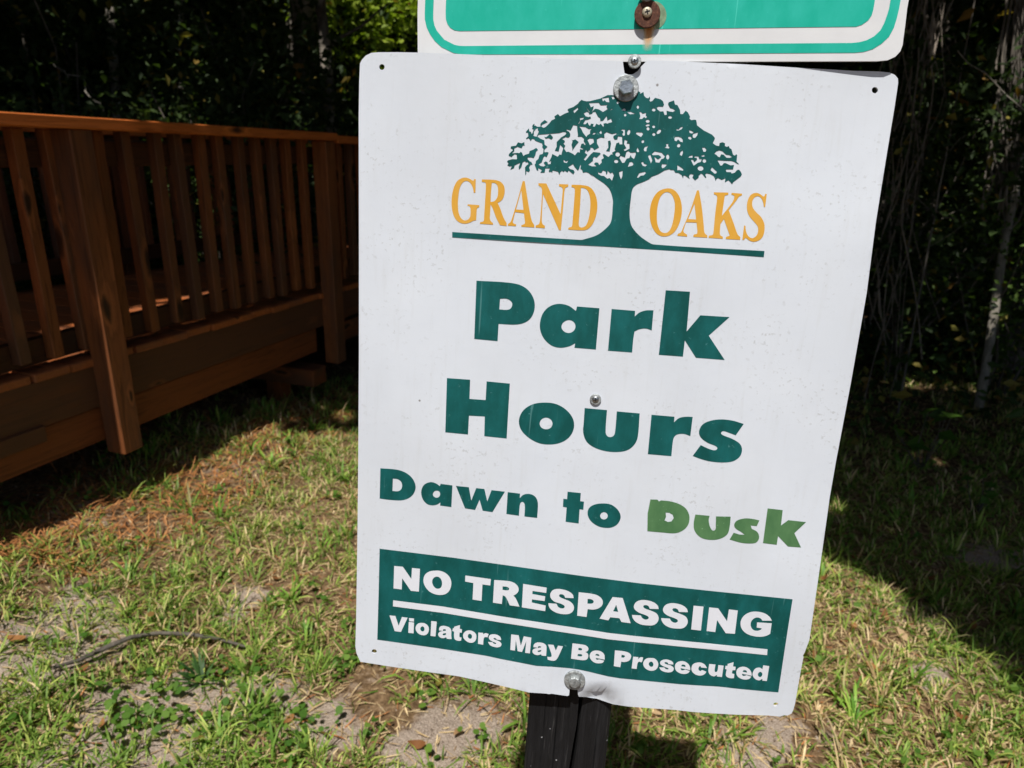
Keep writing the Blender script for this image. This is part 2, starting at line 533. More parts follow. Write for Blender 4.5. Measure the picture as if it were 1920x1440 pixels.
def sheet(name, contours, mat, parent, grid_px, thick, bent=True, boff=0.0):
    al = np.concatenate(contours); lo, hi = al.min(0), al.max(0)
    gx, gy = np.meshgrid(np.arange(lo[0], hi[0], grid_px), np.arange(lo[1], hi[1], grid_px))
    V, Fq = fill(contours, np.stack([gx.ravel(), gy.ravel()], 1))
    a, b = px_to_ab(V, boff, bent)
    fr = local(a, b, 0.0, bent); bk = local(a, b, -thick, bent)
    n = len(V)
    cr = np.cross(fr[Fq[:, 1]] - fr[Fq[:, 0]], fr[Fq[:, 2]] - fr[Fq[:, 0]])[:, 2]
    Fq[cr < 0] = Fq[cr < 0][:, ::-1]
    ed = np.concatenate([Fq[:, [0, 1]], Fq[:, [1, 2]], Fq[:, [2, 0]]])
    key = {tuple(e) for e in ed.tolist()}
    bd = np.array([e for e in key if (e[1], e[0]) not in key])
    side = np.stack([bd[:, 1], bd[:, 0], bd[:, 0] + n, bd[:, 1] + n], 1)
    me = np_mesh(name, np.concatenate([fr, bk]), [np.concatenate([Fq, Fq[:, ::-1] + n]), side])
    sm = np.zeros(len(me.polygons), bool); sm[:2 * len(Fq)] = True
    me.polygons.foreach_set('use_smooth', sm)
    ea = np.zeros(len(me.edges), bool)
    bset = {tuple(sorted(e)) for e in bd.tolist()} | {tuple(sorted((e[0] + n, e[1] + n))) for e in bd.tolist()}
    for i, e in enumerate(me.edges):
        if tuple(sorted(e.vertices)) in bset: ea[i] = True
    at = me.attributes.new('sharp_edge', 'BOOLEAN', 'EDGE'); at.data.foreach_set('value', ea)
    return obj(name, me, mat, parent)


OUT = """672.5,220 673.5,153 675,119 678.8,111.7 686,104 696.5,99 710,98 745,97.8 780,98.4 840,100.5 903,103 975,106.5 1046.5,110.4 1110,113 1168,115.2
1169,124 1171,137 1178,140 1187,139 1196,133 1201,126 1211,115.6 1214,113.5 1270,114.5 1322.6,117.2 1400,120.8 1488,126.4 1560,130.5 1600,132.8 1648,134 1668,136 1678,140.5 1683.5,147
1684,155 1682,170 1677.5,200 1661,300 1642.5,415 1625,550 1595,720 1567.5,865 1556,931 1552,960 1535,1080 1517.5,1200 1508.5,1224 1505.6,1229 1506.5,1232 1502,1255 1494.7,1296 1491,1318 1487.5,1331 1484,1338 1477,1341.5 1470,1341
1462,1343.5 1440,1341.5 1418,1341 1380,1340 1341.6,1337.8 1300,1335 1265,1331 1220,1328 1177.5,1324.7 1149,1320.3 1132,1314.5 1118.4,1309.8 1100,1307 1085.2,1306.2 1083.8,1302
1083,1292.5 1075,1290 1068.2,1291 1067,1303.6 1064,1305 1047,1302.6 1034,1300.6 1030,1301.6 1024,1300.4 991,1298.3 960,1290.5 910,1279 860,1268 795,1259 722.5,1248.3 675.6,1240.7 673,1235 668.3,1224.6 666.3,1212 667.8,1160
669,1080 670.5,980 672,820 673,660 673,500 672.8,350"""
holes = [ell('P', 716, 125.5, 5.2, 5.6, 0, 14), ell('P', 1640.5, 169, 5.8, 6, 0, 14), ell('P', 701.6, 1221.5, 4.8, 4.2, 0, 14), ell('P', 1454.5, 1320.8, 4.8, 3.6, -10, 14)]
panel = sheet('panel', [parse(OUT)] + holes, M_WHITE, sign, 11.0, 0.0018)

# ---- oak emblem
EMB = """@P 848,435 1087.8,449.7~ @M 640,1172~ 740,1140~ 808,1090~ 845,1040~ 857,930~ 858,880~ 838,810~ 800,765~ 735,720~ 690,685
@e6 1000,1230 860,1110 780,1080 690,1100 660,1010 610,980 630,880 610,860 580,960 540,1040 440,930 390,840 240,930 300,990 410,1020 440,1080 400,1150 330,1090 260,1035 220,1090 150,1040 100,1080 60,1040 20,1080
@e5 1780,1060 1740,1165 1700,1070 1540,1030 1530,1090 1480,1070 1450,1085 1420,1050 1460,970 1320,970 1300,1095 1170,1100 1220,1020 1110,960 1110,1040 1060,1020 1000,860 1030,820 1035,750 1110,690 1150,560 1240,540 1260,480 1264,385 1225,330 1240,290 1220,215 1120,180 1020,140 980,90 920,85 880,150 850,95 810,60 760,95
@e1 740,1430 810,1370 800,1260 740,1255 740,1230 830,1130 840,1220 890,1240 910,1300 940,1260 970,1160 920,1140 950,1080 920,1070 960,1010 1000,990 980,1050 1030,1050 1080,1085 1180,1080 1170,1010 1200,960 1300,880 1390,940 1290,985 1220,1020 1195,1080 1270,1115 1330,1090 1380,1040 1440,980 1510,890 1620,840 1590,770 1700,700 1760,768
@e2 140,690 270,640 225,575 250,545 400,490 470,440 540,390 590,320 650,275 700,300 790,320 900,315 1050,275 1200,240 1330,180 1420,135 1560,130 1640,150
@e3 200,-20 500,-30 @M 1060,90 @e3 640,95 745,40 760,150 820,215 890,230 930,175 945,240 915,290 950,330 1010,310 1090,215 1260,260 1330,320 1360,420 1330,480 1200,475 1140,500 1160,560 1240,625 1340,620 1380,735 1445,720 1435,600 1500,620 1620,640 1700,600 1640,550 1540,520 1480,400 1500,350 1660,290 1690,420 1760,430 1840,580 1850,700 1920,705
@e4 90,600 160,660 220,780 200,840 260,885 340,870 400,880 420,950 430,1040 530,1120 640,1200 740,1250 880,1320 960,1410
@e8 965,80 900,215 1000,285 1090,305 1105,215 1190,185 1270,220 1265,300 1320,325 1385,300 1410,370 1460,390 1510,560 1560,590 1600,550 1635,570 1615,770 1690,845 1650,840 1540,770 1450,745 1250,740 1040,725 1130,885 1180,885 1230,815 1280,810 1430,880 1540,870 1510,1000 1310,1000 1290,1040 1320,1080 1445,1085 1470,1125 1560,1100 1630,1020 1690,1010 1740,1070 1775,1150 1740,1215 1640,1290 1520,1380 1480,1445 1420,1370 1370,1325 1265,1385 1280,1265 1170,1315 1060,1260 1020,1280 985,1345 970,1270 930,1200 830,1140 720,1120 670,1150 710,1240 690,1255 670,1240 590,1140 550,1125 480,1190 480,1245 370,1330 290,1240 330,1160 260,1140 215,1150 185,1210 210,1285 80,1190 30,1180 10,1265
@e7 1890,1170 1790,1105 1700,1100 1650,1020 1560,1020 1520,995 1380,1030 1180,1150 1000,1215 900,1290 @M 1150,716 1090,745~ 1030,770~ 1003,800~ 990,880~ 982,960~ 985,1030~ 1000,1080~ 1050,1140~ 1110,1185~ 1160,1208~ @P 1433.3,470.6 1432,482 1130,461.9 848,445"""
EI = ["@e5 280,370 290,310 440,290 500,190 610,220 690,180 700,290 650,280 610,360 560,350 490,320 390,370 390,450 330,500 330,520 480,505 540,515 580,475 620,500 660,600 720,560 830,530 850,450 960,410 1045,355 1100,410 1040,470 1020,570 970,660 900,640 800,640 780,680 850,760 900,780 940,855 880,860 830,930 860,1020 830,1080 750,1050 750,1120 720,1180 710,940 760,880 820,840 790,780 730,790 710,750 640,790 600,930 530,1010 520,930 570,800 500,830 400,880 380,960 270,1010 320,900 240,910 180,880 220,820 170,770 200,730 330,695 460,700 470,680 460,560 400,540 330,600 310,630 220,590 230,540 310,460 350,430 330,390",
      "@e8 945,530 1010,460 1100,430 1190,455 1300,560 1400,570 1490,630 1400,655 1310,650 1230,560 1150,550 1110,640 1060,620 1010,565",
      "@e1 975,1230 1030,1150 1090,1110 1095,1190 1130,1210 1060,1380 1000,1370 950,1340 980,1300",
      "@e1 1070,1385 1120,1320 1440,1295 1500,1290 1740,1270 1850,1235 @e2 170,1240 190,1290 140,1340 20,1410 @e5 1780,60 1660,180 1660,320 1605,440 1720,460 1750,330 1765,260 1862,360 1820,480 1800,570 1750,550 1690,620 1530,540 1500,640 1430,770 1490,740 1480,840 1400,850 1390,790 1330,760 1270,800 1300,850 1340,870 1270,915 1180,900 1110,850 1210,790 1260,650 1290,600 1360,630 1420,500 1380,480 1300,490 1290,410 1385,320 1300,260 1290,130 1170,80 1120,40",
      "@e1 1285,1375 1340,1400 1440,1315 1480,1315 1545,1390 @e5 1545,60 1500,105 1420,60 1330,80",
      "@e2 200,1160 320,1190 400,1030 510,1050 520,1190 540,1330 530,1375 @e6 560,20 650,20 720,80 710,150 770,250 740,270 700,220 640,240 610,340 700,380 680,410 600,390 590,500 540,480 510,500 450,580 380,530 250,470 190,480 120,370 160,290 100,225 150,170 130,130 50,90 170,30 250,50 300,10 @e2 310,1300 270,1230 205,1200",
      "@e6 340,90 370,130 460,100 560,180 490,260 400,390 370,440 370,360 345,260 380,160",
      "@e2 570,1070 760,1090 860,1150 960,1145 900,1200 900,1290 820,1340 790,1390 690,1260 640,1150",
      "@e2 710,680 800,630 860,650 880,710 960,690 990,640 1060,630 1140,780 1200,820 1210,910 1290,900 1400,760 1420,890 1530,840 1570,940 1410,990 1380,970 1300,990 1320,1040 1300,1085 1220,990 1170,1030 1090,990 1040,1080 980,1075 1010,1000 930,990 900,1060 860,1020 830,950 760,1010 690,1000 760,880 830,870 930,830 910,770 860,795 770,770",
      "@e2 865,370 1160,360 1220,440 1430,430 1390,480 1430,550 1290,640 1160,560 1060,540 1010,580 950,650 1000,530 1010,460 930,500",
      "@e2 1260,230 1460,200 1480,350 1390,340 1340,280 1290,325", "@e2 1540,180 1610,175 1650,240 1580,265", "@e2 1690,350 1740,320 1790,360 1720,400",
      "@e2 400,600 530,505 545,560 430,675", "@e2 1510,570 1580,530 1560,570 1520,585", "@e2 590,820 730,800 690,860 620,880 570,990 540,1000 610,880",
      "@e2 780,510 800,520 905,640 880,645", "@e2 960,1320 1010,1260 1080,1260 1040,1310", "@e2 1170,1260 1230,1190 1260,1270 1230,1300",
      "@e2 1330,1290 1400,1240 1470,1270 1560,1300 1690,1270 1690,1310 1600,1360 @e6 1600,50 1640,110 1720,100 1740,10 1860,20 1870,250 1790,250 1770,190 1690,220 1640,400 1670,440 1560,500 1590,560 1530,550 1450,630 1320,540 1280,560 1320,660 1240,710 1255,790 1180,870 1140,800 1070,790 1020,830 1100,910 960,910 840,860 990,740 990,660 1030,620 1100,650 1220,530 1190,500 1000,480 920,550 760,740 710,700 820,560 740,500 780,410 820,470 910,400 920,340 980,350 1030,420 1170,340 1110,220 1110,90 1230,40 1335,60",
      "@e6 1440,150 1510,135 1530,230 1490,460 1380,450 1450,350", "@e6 820,110 890,70 1000,80 1020,190 900,275", "@e6 100,720 130,720 170,760 260,730 200,810 120,790",
      "@e6 1130,1000 1150,1090 1240,1110 1290,1030 1370,1060 1390,1160 1420,1120 1430,1040 1510,1120 1570,1090 1615,1170 1560,1340 1490,1260 1420,1280 1320,1200 1230,1190 1150,1140",
      "@e7 10,1080 115,1040 110,1200 70,1300 30,1200", "@e3 80,590 170,530 210,560 200,620", "@e3 240,640 360,630 520,700 440,700 340,710",
      "@e3 620,630 670,640 720,690 820,660 810,740 860,780 810,825 760,790 700,850 610,850 650,770", "@e3 60,1190 110,1160 185,1165 185,1340 140,1355 100,1290 140,1260 130,1210",
      "@e3 515,1290 540,1245 700,1250 735,1300 670,1390 580,1340", "@e3 1730,1150 1750,1150 1800,1160 1850,1100 1900,1080 1930,1100 1880,1160 1800,1195 1740,1195",
      "@e4 190,1190 240,1190 330,1240 290,1285 210,1270", "@e4 295,1340 320,1290 460,1250 430,1350 370,1420 310,1410",
      "@e7 180,110 260,140 240,220 320,230 325,380 190,450 140,410 230,360 160,240", "@e7 20,660 60,590 190,640 230,480 290,450 360,500 510,490 510,560 460,690 390,640 360,570 320,660 240,680 170,800 110,810",
      "@e7 270,925 330,780 400,775 450,840 410,890", "@e7 570,345 620,460 575,490 540,460 540,400", "@e7 750,400 780,330 890,290 840,370 830,460 770,455",
      "@e7 670,790 730,770 760,830 860,860 800,915 720,890", "@e7 880,590 950,560 1010,720 970,820 900,660", "@e7 990,540 1080,460 1290,500 1390,610 1340,680 1280,690 1220,800 1110,790 1070,620 1180,700 1280,630 1200,570 1020,575",
      "@e7 1410,240 1490,230 1480,290 1530,340 1500,375 1370,350 1440,300", "@e7 1300,840 1450,850 1390,930 1320,970 1285,930", "@e7 1670,60 1700,20 1800,20 1880,50 1920,100 1920,190 1850,170 1780,100 1730,160 1680,140",
      "@e7 1830,560 1860,470 1920,430 1930,500 1890,600", "@e7 540,1250 620,1110 790,1070 820,1110 750,1180 660,1190 590,1250", "@e7 1760,870 1900,960 1940,1000 1930,1040 1810,1020 1760,1030",
      "@e8 580,350 660,345 715,410 680,475 620,470", "@e8 160,650 200,600 290,575 300,650", "@e8 550,590 650,560 650,620 580,620",
      "@e8 240,710 310,710 350,780 430,710 420,650 340,650 370,605 470,610 500,690 575,690 540,780 460,800 330,890", "@e8 830,1020 880,935 1030,1070 1000,1125 950,1125"]
EE = [('e6', 1730, 550, 70, 70, 0), ('e6', 1685, 760, 65, 55, 0), ('e3', 575, 490, 35, 55, 0), ('e3', 195, 730, 38, 45, 0), ('e3', 1052, 575, 55, 50, 0),
      ('e3', 1540, 800, 60, 45, 0), ('e3', 870, 915, 60, 50, 0), ('e3', 870, 1035, 65, 35, -15), ('e3', 880, 1140, 45, 55, 0), ('e3', 1050, 1080, 45, 45, 0),
      ('e3', 1205, 1230, 50, 85, 40), ('e3', 1055, 1310, 48, 50, 0), ('e3', 300, 1250, 45, 85, 15), ('e8', 215, 60, 55, 45, 30), ('e7', 725, 165, 40, 50, 20),
      ('e7', 1470, 625, 48, 80, 0), ('e7', 1800, 285, 50, 60, 25), ('e8', 650, 745, 55, 60, 0), ('e8', 535, 970, 90, 75, 0)]
decal('emblem', [parse(EMB)] + [parse(s) for s in EI] + [ell(*e) for e in EE], M_GREEN, 0.0003, sign, 'dark green spreading oak tree emblem with a ground line', grid_px=14)

WORDS = [
 ('gold serif lettering GRAND', M_GOLD, 'A', [
  "398,103 393,264 372,262 365,215~ 345,165~ 310,130~ 270,125~ 235,150~ 205,210~ 190,300~ 183,400~ 192,500~ 222,570~ 265,597~ 305,585~ 330,550~ 335,500 333,450~ 320,425~ 298,420 300,403 440,413 438,435~ 415,450~ 408,480 402,595 370,600~ 320,625~ 265,636~ 205,622~ 155,580~ 120,500~ 107,400~ 112,300~ 135,200~ 175,125~ 230,90~ 275,83~ 320,95~ 355,115~ 370,122 378,100",
  "470,105 610,110~ 690,130~ 735,180~ 745,250~ 725,330~ 690,370~ 660,385 690,450~ 730,560~ 768,630 768,664 688,655 640,560~ 600,450~ 575,405 570,500~ 570,590~ 605,630 605,648 447,637 450,620~ 490,605~ 498,550 510,350~ 518,200~ 512,145~ 470,135", "590,145 580,260~ 575,375 620,365~ 655,320~ 665,240~ 655,175~ 625,148~",
  "960,125 985,125 1010,280~ 1040,460~ 1070,600~ 1100,655 1100,682 945,672 945,655~ 985,635~ 985,590 975,510 870,497 850,580~ 845,625~ 882,645 880,665 782,660 785,640~ 815,615~ 840,550 900,350~", "943,235 880,465 970,470",
  "1148,150 1245,153 1415,520 1435,300~ 1440,230~ 1430,200~ 1395,185 1397,160 1508,165 1505,190~ 1475,205~ 1462,240 1440,500~ 1418,715 1395,713 1205,280 1195,450~ 1190,600~ 1200,640~ 1228,662 1225,690 1115,682 1118,660~ 1155,640~ 1168,600 1185,400~ 1192,250~ 1185,205~ 1150,175",
  "1548,168 1690,175~ 1770,200~ 1830,280~ 1856,400~ 1845,520~ 1805,630~ 1750,695~ 1690,715~ 1508,707 1510,685~ 1548,670~ 1558,620 1575,400~ 1585,250~ 1580,210~ 1545,195", "1660,205 1650,400~ 1632,640 1645,675~ 1680,680~ 1720,655~ 1755,560~ 1772,420~ 1765,310~ 1740,240~ 1700,210~"]),
 ('gold serif lettering OAKS', M_GOLD, 'B', [
  "520,222~ 590,225~ 650,265~ 695,340~ 718,450~ 712,560~ 680,670~ 630,755~ 560,805~ 480,815~ 410,785~ 355,710~ 325,610~ 320,500~ 338,400~ 380,310~ 440,250~", "530,265~ 575,280~ 610,330~ 630,410~ 625,520~ 605,640~ 575,725~ 535,768~ 485,770~ 445,740~ 415,660~ 408,560~ 418,440~ 445,340~ 485,285~",
  "905,245 930,245 965,450~ 990,680~ 1000,770~ 1035,805 1032,832 860,822 865,795~ 905,780~ 910,740 900,645 770,640 750,700~ 740,760~ 785,795 783,818 662,808 668,785~ 705,765~ 735,700~ 820,500~", "875,410 795,600 895,605",
  "1115,268 1295,272 1292,298~ 1255,310~ 1245,350 1215,560 1340,400~ 1365,345~ 1365,310~ 1332,298 1335,275 1465,285 1462,305~ 1430,320~ 1395,370~ 1300,490 1360,650~ 1410,790~ 1445,825 1440,858 1262,848 1268,822~ 1308,805~ 1300,770 1240,600 1198,660 1190,760~ 1195,800~ 1228,820 1225,845 1052,833 1055,808~ 1100,795~ 1112,745 1135,500~ 1155,350~ 1150,310~ 1115,292",
  "1772,290 1752,450 1735,450 1728,400~ 1705,345~ 1670,318~ 1630,325~ 1600,360~ 1590,410~ 1600,460~ 1640,515~ 1700,575~ 1738,650~ 1745,720~ 1730,800~ 1695,850~ 1640,878~ 1590,880~ 1545,860~ 1510,835~ 1490,860 1468,858 1490,680 1508,685 1512,740~ 1535,800~ 1575,835~ 1615,830~ 1650,795~ 1665,740~ 1658,690~ 1620,640~ 1560,570~ 1530,500~ 1525,430~ 1535,370~ 1565,310~ 1610,280~ 1660,278~ 1700,298~ 1735,320~ 1752,288"]),
 ('heavy dark green lettering Park', M_GREEN, 'C', [
  "85,95 300,108~ 390,128~ 450,175~ 480,245~ 470,320~ 430,370~ 360,392~ 235,388 228,505 70,490", "245,218 290,218~ 320,235~ 328,258~ 315,285~ 290,293~ 240,290",
  "645,252~ 710,265~ 760,300 768,270 920,282 896,562 750,550 755,520 715,540~ 655,550~ 595,535~ 545,490~ 518,430~ 518,370~ 540,310~ 585,268~", "712,362~ 745,375~ 757,405~ 745,435~ 715,450~ 680,440~ 662,410~ 675,378~",
  "1003,287 1162,300 1160,338 1190,312~ 1235,297~ 1287,296 1275,432 1235,420~ 1190,425~ 1158,440 1150,490~ 1142,582 978,570",
  "1370,160 1535,170 1512,440 1605,330 1803,342 1662,468 1770,633 1575,618 1500,500 1487,610 1323,598"]),
 ('heavy dark green lettering Hours', M_GREEN, 'D', [
  "58,60 197,70 193,185 290,192 296,80 435,93 416,422 282,408 285,290 190,285 184,398 48,385",
  "640,207~ 710,215~ 770,248~ 812,300~ 820,355~ 795,410~ 745,445~ 680,458~ 610,450~ 545,415~ 500,365~ 490,310~ 515,255~ 570,218~", "653,297~ 680,308~ 691,333~ 680,358~ 653,367~ 625,357~ 614,332~ 626,307~",
  "884,240 1018,252 1010,385~ 1020,408~ 1040,414~ 1058,405~ 1066,385~ 1077,260 1214,272 1203,410~ 1185,455~ 1145,490~ 1085,503~ 1010,498~ 940,475~ 895,440~ 875,385~ 878,330~",
  "1285,280 1423,292 1420,325 1450,300~ 1490,292~ 1532,293 1518,408 1480,395~ 1440,398~ 1420,415~ 1412,450~ 1404,528 1263,516",
  "1838,335 1790,403 1750,388~ 1715,378~ 1702,390~ 1715,403~ 1770,425~ 1815,455~ 1828,490~ 1815,530~ 1775,558~ 1715,566~ 1640,560~ 1580,545~ 1532,527 1580,462 1630,485~ 1665,493~ 1680,482~ 1670,468~ 1620,447~ 1580,415~ 1570,380~ 1590,340~ 1635,317~ 1700,308~ 1770,315~"]),
 ('dark green lettering Dawn', M_GREEN, 'E', [
  "80,47 260,62~ 360,95~ 435,155~ 475,240~ 460,320~ 410,375~ 330,405~ 200,403~ 72,387", "220,163 270,168~ 310,195~ 325,240~ 312,285~ 275,305~ 215,302",
  "640,203~ 700,215~ 750,248 757,222 890,240 878,483 752,465 755,430 715,455~ 660,463~ 605,448~ 560,400~ 540,340~ 545,280~ 575,230~", "715,298~ 742,308~ 752,335~ 742,365~ 715,378~ 685,368~ 670,340~ 685,308~",
  "930,245 1075,260 1102,410 1158,270 1250,280 1282,420 1330,293 1480,310 1340,540 1230,523 1195,400 1145,515 1032,497",
  "1512,315 1650,332 1648,385 1680,350~ 1730,335~ 1790,345~ 1835,385~ 1852,450~ 1843,605 1700,588 1705,470~ 1695,435~ 1672,425~ 1652,445~ 1642,520~ 1638,580 1497,560"]),
 ('dark green lettering to', M_GREEN, 'F', [
  "97,47 196,57 192,118 220,122 215,182 187,178 180,285 82,272 90,165 62,160 65,100 93,103",
  "365,135~ 425,145~ 475,185~ 495,235~ 475,285~ 435,312~ 385,318~ 325,305~ 270,265~ 247,215~ 258,170~ 300,143~", "370,200~ 390,208~ 398,227~ 390,247~ 370,255~ 350,248~ 341,228~ 350,208~"]),
 ('faded lighter green hand cut lettering Dusk', M_DUSK, 'F', [
  "718,105 770,106 783,120 797,112 860,118~ 930,138~ 985,175~ 1010,230~ 1003,290~ 965,335~ 905,358~ 800,352~ 695,343 697,210", "832,203 860,205 885,220 893,245 875,270 850,274 824,262 835,235",
  "1055,218 1162,228 1155,262~ 1165,310~ 1185,338~ 1205,330~ 1208,290~ 1210,232 1320,234 1312,310~ 1295,365~ 1240,400~ 1165,408~ 1095,390~ 1050,340~ 1043,280~",
  "1535,262 1515,305 1470,300 1478,325 1520,350~ 1533,390~ 1515,425~ 1480,435~ 1400,430~ 1312,405 1342,355 1385,368 1425,370 1400,350 1355,320~ 1347,290~ 1370,262~ 1430,247~ 1490,252~",
  "1597,172 1710,185 1697,300 1752,260 1885,275 1797,358 1847,465 1750,458 1675,380 1665,445 1562,432"])]
for lab, mt, cr, cs in WORDS:
    decal('lettering', [parse(c, cr) for c in cs], mt, 0.00025, sign, lab)

GP = "711.9,1028.6 850,1045.5 960,1061 1090,1079.5 1200,1093.5 1330,1107.5 1486,1123.4 1478,1174 1470,1226 1459.3,1297.8 1400,1292.6 1273,1282.3 1163,1271.5 1140,1267.8 1118,1262.5 1104,1259 1085,1255 1066.9,1252.4 1005.6,1248.2 940,1235.4 910.5,1229 815.8,1214.3 720,1200.8 707.5,1199.2 710,1114"
npanel = decal('notice_panel', [parse(GP)], M_GREEN, 0.00025, sign, 'dark green no trespassing panel at the foot of the sign', grid_px=8)
S2 = "708,265 590,262 570,225~ 530,212~ 503,225~ 520,255~ 600,285~ 680,325~ 707,385~ 690,440~ 640,478~ 560,483~ 470,470~ 395,430~ 360,380~ 352,343 468,350 490,385~ 530,405~ 568,395~ 572,370~ 530,345~ 440,310~ 385,265~ 378,220~ 410,170~ 480,145~ 560,150~ 640,175~ 695,220~"
eL = "925,335 815,312 825,335~ 850,335~ 865,328 920,345 900,368~ 860,378~ 810,370~ 765,340~ 752,295~ 765,258~ 800,237~ 850,235~ 895,258~ 920,295~"
eLh = "822,290 832,275~ 850,272~ 868,282~ 872,300"
NOT = [parse(c, 'G') for c in ["155,85 285,97 412,280 422,115 542,128 525,470 405,458 275,270 268,438 145,422", "770,155~ 850,160~ 930,195~ 990,260~ 1012,345~ 990,440~ 935,500~ 855,520~ 765,508~ 680,465~ 615,385~ 593,300~ 615,220~ 680,170~", "800,245~ 845,268~ 870,320~ 868,385~ 840,420~ 795,425~ 755,400~ 728,350~ 728,295~ 755,258~"]]
TRE = [parse("1222,228 1605,282 1595,378 1478,362 1465,610 1330,588 1342,342 1218,318", 'G')] + [parse(c, 'H') for c in [
  "-97,51 60,62~ 150,78~ 210,115~ 240,170~ 230,220~ 180,262~ 165,265 200,305~ 252,420 118,402 60,285~ 20,262 8,383 -115,365", "18,140 75,145~ 105,160~ 108,180~ 90,195~ 18,188",
  "303,105 628,157 622,230 432,203 430,245 608,277 600,342 425,320 422,362 615,405 607,482 285,430",
  "1002,303 885,297 865,260~ 820,248~ 800,265~ 815,290~ 880,318~ 960,355~ 1002,410~ 998,470~ 950,515~ 870,525~ 780,510~ 700,470~ 660,420~ 652,372 765,380 790,425~ 840,445~ 875,432~ 870,405~ 820,378~ 735,350~ 685,300~ 678,245~ 710,195~ 770,175~ 850,182~ 935,210~ 990,255~",
  "1072,220 1270,245~ 1350,275~ 1400,330~ 1398,395~ 1350,440~ 1280,460~ 1195,455 1180,563 1050,545", "1195,313 1245,318~ 1278,345~ 1262,375~ 1192,378",
  "1540,287 1680,300 1790,650 1662,632 1635,580 1508,567 1480,610 1360,585", "1590,395 1548,483 1618,493"]] + [
  parse(S2, 'I', (-388, -42)), parse(S2, 'I')] + [parse(c, 'I') for c in [
  "785,178 917,190 882,510 752,495", "992,200 1112,213 1230,385 1255,227 1373,242 1335,553 1212,545 1098,370 1073,530 957,515",
  "1828,378 1700,378 1680,350~ 1630,335~ 1580,355~ 1548,400~ 1548,455~ 1580,500~ 1635,512~ 1685,495~ 1692,480 1625,470 1630,400 1825,412 1805,553 1750,580~ 1680,592~ 1590,585~ 1500,555~ 1435,500~ 1410,430~ 1422,360~ 1470,300~ 1550,262~ 1640,258~ 1730,280~ 1795,325~"]]
VIO = [parse(c, 'J') for c in ["88,110 180,120 232,272 283,135 372,147 268,370 170,357", "392,152 472,160 470,208 398,202", "390,212 472,222 465,393 382,383",
  "595,228~ 650,240~ 690,275~ 705,325~ 690,385~ 650,418~ 590,418~ 535,390~ 500,340~ 500,285~ 535,240~", "605,282~ 630,300~ 635,335~ 618,360~ 592,358~ 572,330~ 578,298~",
  "742,198 828,208 808,440 730,432", "862,345 870,300~ 905,275~ 965,278~ 1025,300~ 1055,345~ 1055,420~ 1060,482 985,478 975,455~ 930,468~ 880,455~ 850,415~ 865,375~ 910,358~ 960,352~ 972,345~ 960,328~ 930,330~ 925,355", "975,388 930,395~ 920,412~ 940,422~ 970,412~",
  "1100,288 1190,262 1188,320 1222,330 1218,382 1185,378 1182,440~ 1195,455~ 1215,455 1208,505 1160,508~ 1110,485~ 1098,440~ 1098,365 1072,355 1080,310 1098,312",
  "1340,345~ 1395,360~ 1435,395~ 1448,440~ 1435,500~ 1395,535~ 1335,535~ 1280,505~ 1245,460~ 1242,405~ 1280,358~", "1345,398~ 1372,415~ 1378,450~ 1362,475~ 1335,472~ 1315,445~ 1320,412~",
  "1478,378 1555,385 1553,408 1590,388~ 1640,402 1620,455 1580,450~ 1562,475~ 1553,570 1472,555",
  "1835,498 1765,490 1750,470~ 1725,465~ 1715,475~ 1735,490~ 1800,515~ 1838,550~ 1830,590~ 1790,610~ 1730,605~ 1665,580~ 1635,540~ 1632,525 1700,530 1720,552~ 1755,555~ 1750,540~ 1700,520~ 1655,490~ 1642,450~ 1665,415~ 1720,405~ 1785,420~ 1825,455~"]]
MAY = [parse(c, 'K') for c in ["170,172 298,188 335,370 385,205 515,228 490,497 408,488 428,290 355,475 280,460 250,270 235,450 155,440",
  "548,390 560,345~ 600,315~ 660,310~ 725,325~ 770,365~ 775,430~ 768,542 690,535 683,515~ 630,528~ 570,515~ 535,475~ 545,430~ 595,410~ 660,400~ 685,390~ 665,375~ 635,378~ 625,402", "688,440 640,448~ 622,462~ 645,475~ 680,462~",
  "800,345 895,352 935,450 972,365 1057,377 965,575~ 920,620~ 860,622~ 795,605 790,555 840,560~ 862,545~ 850,480~"]]
BE = [parse(c, 'K') for c in ["1220,325 1380,345~ 1455,365~ 1492,410~ 1480,455~ 1440,475 1480,500~ 1490,550~ 1465,600~ 1400,615~ 1195,588", "1322,403 1365,408~ 1385,425~ 1372,445~ 1320,440", "1310,510 1365,512~ 1388,528~ 1370,548~ 1308,543",
  "1772,605 1618,575 1632,605~ 1660,605~ 1680,600 1762,622 1740,655~ 1690,668~ 1610,660~ 1550,620~ 1515,560~ 1525,500~ 1570,458~ 1640,448~ 1715,468~ 1765,520~", "1610,530 1625,510~ 1650,508~ 1675,522~ 1680,545"]]
